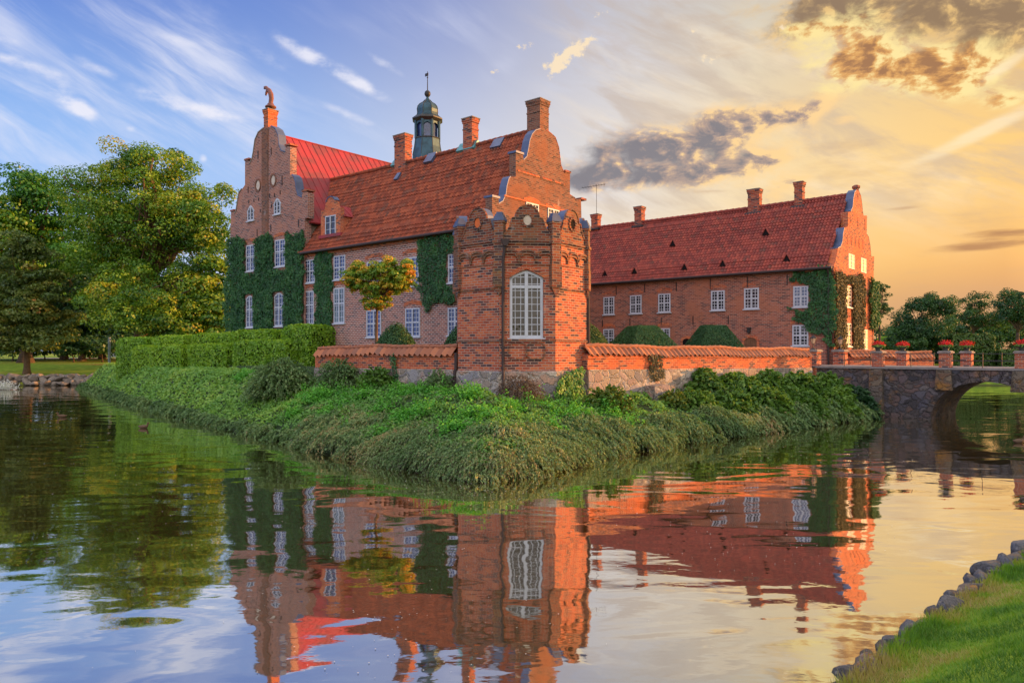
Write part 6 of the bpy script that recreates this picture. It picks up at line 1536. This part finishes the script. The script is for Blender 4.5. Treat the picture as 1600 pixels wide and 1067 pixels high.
# bright nettles and weeds in the middle of the slope
NET = [(-3.6, 26.6, .9), (-1.7, 24.3, .75), (-5.4, 28.4, .8), (-2.2, 28.6, .8), (.1, 26.8, .6), (-4.3, 31.0, .9), (-6.8, 31.6, .8), (-8.8, 33.4, 1.0), (-1.0, 25.2, .8), (2.0, 27.4, .7), (2.9, 27.9, .6), (4.3, 28.4, .7), (-7.5, 29.7, .5), (-10.5, 36.0, .8), (3.6, 29.5, .7), (1.5, 25.2, .35),
       (-6.0, 33.6, .7), (-3.1, 30.0, .6), (-12.8, 38.4, .6), (-15.2, 41.4, .6), (-3.2, 23.4, .4), (-4.6, 25.6, .4), (.9, 28.3, .5), (-1.5, 27.2, .45), (-9.4, 31.4, .4)]
pts_ = []
for x, y, r in NET:
    n_ = int(190*r*r)+12; a = rb.normal(0, r*.5, (n_, 2)); pts_.append(a+[x, y])
q = np.concatenate(pts_); ok = (sdist(q, ISLAND) > .7) & (sdist(q, YARD) < -.25) & (np.hypot(q[:, 0]-.37, q[:, 1]-32.78) > 3.7); q = q[ok]; n_ = len(q); hgt = rb.uniform(.25, .75, n_)*np.clip(2.6*fbm(q[:, 0], q[:, 1], 2.2, 2)-.45, .25, 1.3); z0 = height(q)
k = 13; tt = np.linspace(.2, 1, k)[None, :]; ang = rb.random((n_, k))*2*pi; rad = (.05+.10*(1-tt*.5))*(.6+.6*rb.random((n_, k)))
lean = rb.normal(0, .12, (n_, 1, 2))
Q = np.stack([q[:, :1]+rad*np.cos(ang)+lean[..., 0]*tt, q[:, 1:]+rad*np.sin(ang)+lean[..., 1]*tt, z0[:, None]+hgt[:, None]*tt], -1).reshape(-1, 3)
Nv = np.stack([np.cos(ang)*.5, np.sin(ang)*.5, np.full_like(ang, .8)], -1).reshape(-1, 3)+rb.normal(0, .3, (n_*k, 3))
tn = np.clip(.25+.4*np.tile(tt, (n_, 1)).ravel()+.35*(np.repeat(fbm(q[:, 0], q[:, 1], .8, 2), k)-.4), 0, 1)
o = leaves('nettles', Q, Nv, rb.uniform(.06, .12, n_*k), rb.random(n_*k), tn, L['nettle'], None, None, 1.4)
tag(o, 'bright green nettles and weeds on the slope below the tower', 'weeds', None, 'stuff')
# named shrubs
def shrub(label, px, D, rpx, hpx, seed, mat, n, length, lsize, drop=.7, tone=.5, depth=None, nleaf=14, group=None, name='shrub', dz=0.0, stem='dry', up=.5):
    c = PT(px, 0, D); m_ = D/FOC; zb = max(-.15, hz(c[0], c[1]))-.05+dz
    return mound_shrub(name, label, 'shrub', (c[0], c[1], zb), (rpx*m_, depth or rpx*m_*.8, hpx*m_), seed, mat, n, length, nleaf, lsize, drop, group, tone, stem, 1.0, up)
shrub('large grey green arching shrub between the hedges and the garden wall', 440, 36.5, 50, 58, 201, 'cotoneaster', 1500, (.5, 1.1), .085, .75, .34, 1.4, 18)
shrub('grey green arching shrub against the hedge end of the garden wall', 530, 35.2, 34, 50, 202, 'cotoneaster', 760, (.4, .8), .08, .7, .34, .8, 16)
shrub('dense dark green bush beside the ivy streak on the short wall', 588, 33.6, 24, 34, 203, 'shrub', 420, (.3, .6), .10, .5, .5, .7, 14)
shrub('dark thin shrub in the corner where the wall meets the tower', 684, 31.2, 26, 44, 204, 'cotoneaster', 520, (.3, .7), .075, .5, .3, .6, 14)
shrub('brown dry tangled shrub at the foot of the tower front', 812, 28.9, 38, 52, 205, 'dry', 760, (.4, .9), .05, .9, .4, .6, 10)
shrub('yellow green leafy shrub below the sunlit wall beside the tower', 950, 29.8, 34, 42, 206, 'shrub_yellow', 560, (.3, .7), .10, .5, .55, .8, 15)
shrub('small yellow-leaved shrub beside the old stone stump', 1052, 33.0, 18, 26, 207, 'shrub_yellow', 220, (.3, .6), .085, .6, .6, .6, 14)
SH = [('rounded green shrub first in the row after the stone stump', 1095, 36.0, 30, 40, 'shrub', .42), ('green shrub second in the row under the sunlit wall', 1150, 36.8, 34, 42, 'shrub', .5), ('green leafy shrub midway along the sunlit wall', 1200, 38.0, 34, 46, 'shrub', .46),
      ('green shrub with glossy leaves near the end of the sunlit wall', 1248, 39.8, 32, 44, 'shrub', .52), ('green shrub by the gate pillar, last in the row', 1292, 41.0, 30, 42, 'shrub', .5), ('dark drooping shrub in the corner between bank and bridge', 1335, 41.0, 26, 50, 'tree_dark', .4)]
for i, (lab, px, D, r, h_, mat, tn) in enumerate(SH):
    shrub(lab, px, D, r*1.1, h_*1.15, 220+i, mat, 760, (.35, .8), .13, .6, tn, 1.1, 15, 'shrubs below the sunlit garden wall', dz=-.2 if i < 5 else -.9)
for i, (lab, px, D, r, h_, mat, tn) in enumerate((('light green shrub spreading low on the bank in front of the first shrub', 1085, 33.4, 36, 38, 'shrub', .62), ('dark green shrub low on the bank, second in its row', 1140, 34.4, 36, 42, 'shrub', .40), ('glossy green shrub in the middle of the lower row on the bank', 1196, 35.8, 38, 44, 'shrub', .58), ('dark leafy shrub of the lower row just before the bridge bank', 1250, 37.4, 36, 42, 'shrub', .44), ('yellowish green shrub of the lower row next to the bridge', 1300, 39.2, 32, 38, 'shrub', .66))):
    shrub(lab, px, D, r, h_, 260+i, mat, 700, (.35, .8), .12, .65, tn, 1.0, 15, 'shrubs below the sunlit garden wall', dz=-.25)
CO = [(1185, 34.5, 26, 22), (1240, 36.5, 26, 22), (1290, 38.7, 26, 22), (1110, 32.3, 30, 24), (1030, 29.5, 32, 28), (958, 27.5, 30, 26)]
for i, (px, D, r, h_) in enumerate(CO):
    shrub(['grey cotoneaster mound at the waterline below the glossy shrubs', 'grey cotoneaster mound at the waterline between its neighbours', 'grey cotoneaster mound at the waterline closest to the bridge', 'wide cotoneaster mound below the first green shrub', 'wide brownish cotoneaster mound below the stone stump', 'brown tinged cotoneaster mound below the yellow green shrub'][i],
          px, D, r, h_, 240+i, 'cotoneaster', 420, (.35, .7), .075, 1.0, .42+.08*(i > 3), .9, 18, 'cotoneaster mounds at the waterline', 'cotoneaster', dz=-.15)
# old stone stump below the ivy strip
c = PT(1031, 0, 33.6); mb = MB(); fr = Frame((c[0], c[1]), az2n(150)); zb = hz(c[0], c[1])-.3
mb.prism(fr, [(-.65, zb), (.62, zb), (.58, 2.05), (.1, 2.16), (-.6, 2.1)], -.5, .35)
st = mb.build('stone_stump', M['fieldstone'], None, (c[0], c[1], zb)); tag(st, 'broken stone buttress stump jutting out below the ivy strip', 'stone buttress')

# ------------------------------------------------------------------ rocks
def rock(name, r_, sz, mat, seed):
    rr = np.random.default_rng(seed); mb = MB(); import bmesh
    bm = bmesh.new(); bmesh.ops.create_icosphere(bm, subdivisions=3, radius=1.0)
    o3 = rr.random(3)*30
    cuts = [(Vector(rr.normal(size=3)).normalized(), rr.uniform(.40, .74)) for _ in range(13)] + [(Vector((0, 0, 1)), .62)]
    for v in bm.verts:
        c = v.co.copy(); n_ = fbm(np.array([c.x*1.3+o3[0]]), np.array([c.y*1.3+c.z*1.1+o3[1]]), 1.0, 4)[0]
        q = c*(.82+.4*n_)
        for nn, dd in cuts:
            e_ = q.dot(nn)-dd
            if e_ > 0: q = q-nn*e_*.985
        v.co = Vector((q.x*sz[0]*1.5, q.y*sz[1]*1.5, q.z*sz[2]*1.5))
    me = bpy.data.meshes.new(name); bm.to_mesh(me); bm.free(); me.materials.append(M[mat])
    me.polygons.foreach_set('use_smooth', [True]*len(me.polygons))
    return me
EDGE = [(2.5, 6.95), (3.5, 7.78), (4.5, 8.72), (5.6, 9.77), (7.5, 11.5), (9.75, 13.5), (12.3, 16.1), (14.7, 18.6)]
def edge_at(t):
    L_ = [0]; 
    for a, b in zip(EDGE[:-1], EDGE[1:]): L_.append(L_[-1]+sqrt((b[0]-a[0])**2+(b[1]-a[1])**2))
    t *= L_[-1]
    for i in range(len(EDGE)-1):
        if t <= L_[i+1]: u_ = (t-L_[i])/(L_[i+1]-L_[i]); return (EDGE[i][0]+(EDGE[i+1][0]-EDGE[i][0])*u_, EDGE[i][1]+(EDGE[i+1][1]-EDGE[i][1])*u_), atan2(EDGE[i+1][1]-EDGE[i][1], EDGE[i+1][0]-EDGE[i][0])
    return EDGE[-1], 0.7
rs = random.Random(4); tpos = .01; i = 0
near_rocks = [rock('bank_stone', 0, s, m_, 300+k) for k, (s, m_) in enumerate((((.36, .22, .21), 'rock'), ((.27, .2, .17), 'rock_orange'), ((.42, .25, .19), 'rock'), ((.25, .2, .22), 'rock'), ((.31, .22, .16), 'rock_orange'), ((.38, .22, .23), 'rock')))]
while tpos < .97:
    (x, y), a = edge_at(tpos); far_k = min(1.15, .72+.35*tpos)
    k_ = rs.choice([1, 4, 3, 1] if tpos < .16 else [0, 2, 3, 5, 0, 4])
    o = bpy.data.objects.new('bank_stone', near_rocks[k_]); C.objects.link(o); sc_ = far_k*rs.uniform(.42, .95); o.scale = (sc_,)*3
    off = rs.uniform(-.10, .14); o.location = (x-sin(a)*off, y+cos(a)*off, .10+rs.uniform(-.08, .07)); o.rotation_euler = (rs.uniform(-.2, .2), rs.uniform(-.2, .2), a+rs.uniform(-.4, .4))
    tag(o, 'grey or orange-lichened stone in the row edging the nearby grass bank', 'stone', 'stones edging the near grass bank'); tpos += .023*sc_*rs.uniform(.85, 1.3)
far_rocks = [rock('shore_stone', 0, s, 'rock_pale', 320+k) for k, s in enumerate(((.55, .4, .36), (.42, .36, .32), (.7, .45, .34), (.48, .38, .42)))]
for j, (row, zz) in enumerate(((0, .22), (.45, .62), (.95, .92))):
    x = -62.0
    while x < -38:
        o = bpy.data.objects.new('shore_stone', rs.choice(far_rocks)); C.objects.link(o); sc_ = rs.uniform(.75, 1.2); o.scale = (sc_,)*3
        yb = 80.4 + (x+57)*.09; o.location = (x, yb+row+rs.uniform(-.12, .12), zz+rs.uniform(-.08, .08)); o.rotation_euler = (rs.uniform(-.3, .3), rs.uniform(-.3, .3), rs.uniform(0, 3))
        tag(o, 'pale rounded stone in the stacked edge of the far lawn', 'stone', 'stones edging the far lawn'); x += rs.uniform(.6, 1.0)*sc_
for x, y, D, s, lab in ((325, 660, 0, .3, 'pale round stone at the waterline below the hedge slope'), (464, 697, 0, .22, 'small pale stone peeping out under the overhanging cotoneaster')):
    D = EYE*FOC/(y-HOR); p = PT(x, 0, D); o = bpy.data.objects.new('shore_stone', far_rocks[1]); C.objects.link(o); o.location = (p[0], p[1], .08); o.scale = (s/.4,)*3; tag(o, lab, 'stone')

# ------------------------------------------------------------------ near grass
rg_ = np.random.default_rng(33); n_ = 190000
q = np.column_stack([rg_.uniform(2.0, 16, n_*3), rg_.uniform(4.2, 18, n_*3)]); dm = -sdist(q, MOAT); dist = np.hypot(q[:, 0], q[:, 1])
ok = (dm > .02) & (dm < 7) & (rg_.random(n_*3) < np.clip((10/dist)**1.3, .1, 1)) & (q[:, 0]/q[:, 1] < .85); q = q[ok][:n_]; n_ = len(q); z = height(q); dist = np.hypot(q[:, 0], q[:, 1])
patch = fbm(q[:, 0], q[:, 1], .9, 4); dmn = -sdist(q, MOAT)
dry = smooth(.62, .10, dmn-.35*(patch-.4)); tone = np.clip(.40+2.3*(patch-.47)+.42*np.maximum(0, 1-dmn/.8)+rg_.normal(0, .08, n_), 0, 1)
tone = np.clip(tone+1.3*(fbm(q[:, 0]+20, q[:, 1]+5, 3.2, 3)-.44), 0, 1)
hgt = rg_.uniform(.022, .062, n_)*(.5+.9*fbm(q[:, 0]+50, q[:, 1], 1.4, 3))*(1+1.6*np.maximum(0, 1-dmn/.45)); yaw = rg_.random(n_)*2*pi; lean = rg_.normal(0, .035, (n_, 2)); w_ = .0055*np.clip(dist/9, .9, 1.8)
b0 = np.column_stack([q[:, 0]-np.cos(yaw)*w_, q[:, 1]-np.sin(yaw)*w_, z-.01]); b1 = np.column_stack([q[:, 0]+np.cos(yaw)*w_, q[:, 1]+np.sin(yaw)*w_, z-.01]); tp = np.column_stack([q+lean, z+hgt])
co = np.stack([b0, b1, tp], 1).reshape(-1, 3)
o = grid_mesh('grass', co, np.arange(3*n_).reshape(-1, 3), L['grass'], np.stack([rg_.random(n_), tone], -1)[:, None, :].repeat(3, 1), None)
tag(o, 'short green grass with dry patches on the near bank', 'grass', None, 'stuff')

# ------------------------------------------------------------------ foam flecks and drifting leaves, ducks, splash
rf_ = np.random.default_rng(8); fl = []
def ray_water(px, py): D = EYE*FOC/(py-HOR); return ((px-CXP)/FOC*D, D)
for cx_, cy_, sx, sy, n_ in ((800, 772, 120, 14, 170), (620, 760, 120, 22, 120), (150, 690, 120, 35, 110), (700, 950, 160, 60, 130), (1180, 860, 120, 35, 120), (1250, 720, 110, 12, 90), (560, 1030, 160, 30, 60), (1000, 790, 90, 14, 70), (300, 760, 150, 60, 60), (1150, 700, 150, 10, 40)):
    for _ in range(int(n_*.6)):
        px, py = rf_.normal(cx_, sx), rf_.normal(cy_, sy)
        if py < 640 or py > 1075: continue
        x, y = ray_water(px, py); 
        if sdist(np.array([[x, y]]), ISLAND)[0] > -.25 or sdist(np.array([[x, y]]), MOAT)[0] < .2: continue
        fl.append((x, y, rf_.uniform(.005, .013)*np.clip(y/12, .8, 2.2)))
mb = MB()
for x, y, r in fl: mb.poly([(x+r*cos(2*pi*k_/6+x), y+r*sin(2*pi*k_/6+x), .012) for k_ in range(6)])
M['foam'] = plain('foam flecks', (.62, .60, .55), .8, .2, 0, .1, 5)
tag(mb.build('foam_flecks', M['foam']), 'white foam flecks drifting on the water', 'foam', None, 'stuff')
M['duck_brown'] = plain('brown duck feathers', (.16, .10, .06), .8, .2, 0, .4, 14); M['beak'] = plain('duck beak', (.35, .2, .05), .5, .3)
def duck(px, py, head, label, seed):
    x, y = ray_water(px, py); t = thing('duck', label, 'duck', (x, y, 0), 'ducks on the moat'); f = Frame((x, y), (-sin(head), cos(head)))
    w = lambda a, z: f.w(a, z, 0)
    mb = MB(); mb.tube([w(-.24, .13), w(-.19, .085), w(-.08, .07), (w(.05, .075)), w(.15, .09), w(.19, .14), w(.20, .21), w(.215, .255), w(.235, .262), w(.262, .25)], [.012, .05, .095, .10, .075, .048, .036, .045, .042, .02], 10)
    mb.build('body', M['duck_brown'], t, None, True)
    MB().tube([w(.258, .252), w(.30, .243), w(.315, .24)], [.018, .015, .006], 6).build('beak', M['beak'], t)
duck(224, 669, pi, 'brown duck swimming off the hedge bank', 1); duck(97, 652, .3, 'brown duck floating in the open water toward the far lawn', 2); duck(1592, 692, pi, 'duck swimming in the golden water past the bridge', 3)
x, y = ray_water(8, 609); mb = MB(); r_ = np.random.default_rng(2)
P = np.array([x, y, .05])+np.abs(r_.normal(0, 1, (500, 3)))*np.array([.5, .25, .38])*np.sign(np.column_stack([r_.normal(size=(500, 2)), np.ones(500)]))
L['spray'] = leaf_mat('white spray', [(0, (.6, .62, .6)), (1, (.85, .87, .86))], .3)
o = leaves('water_splash', P, r_.normal(size=(500, 3)), np.full(500, .16), r_.random(500), r_.random(500), L['spray'], None, (x, y, 0)); tag(o, 'small white fountain splash on the water near the far lawn', 'splash')
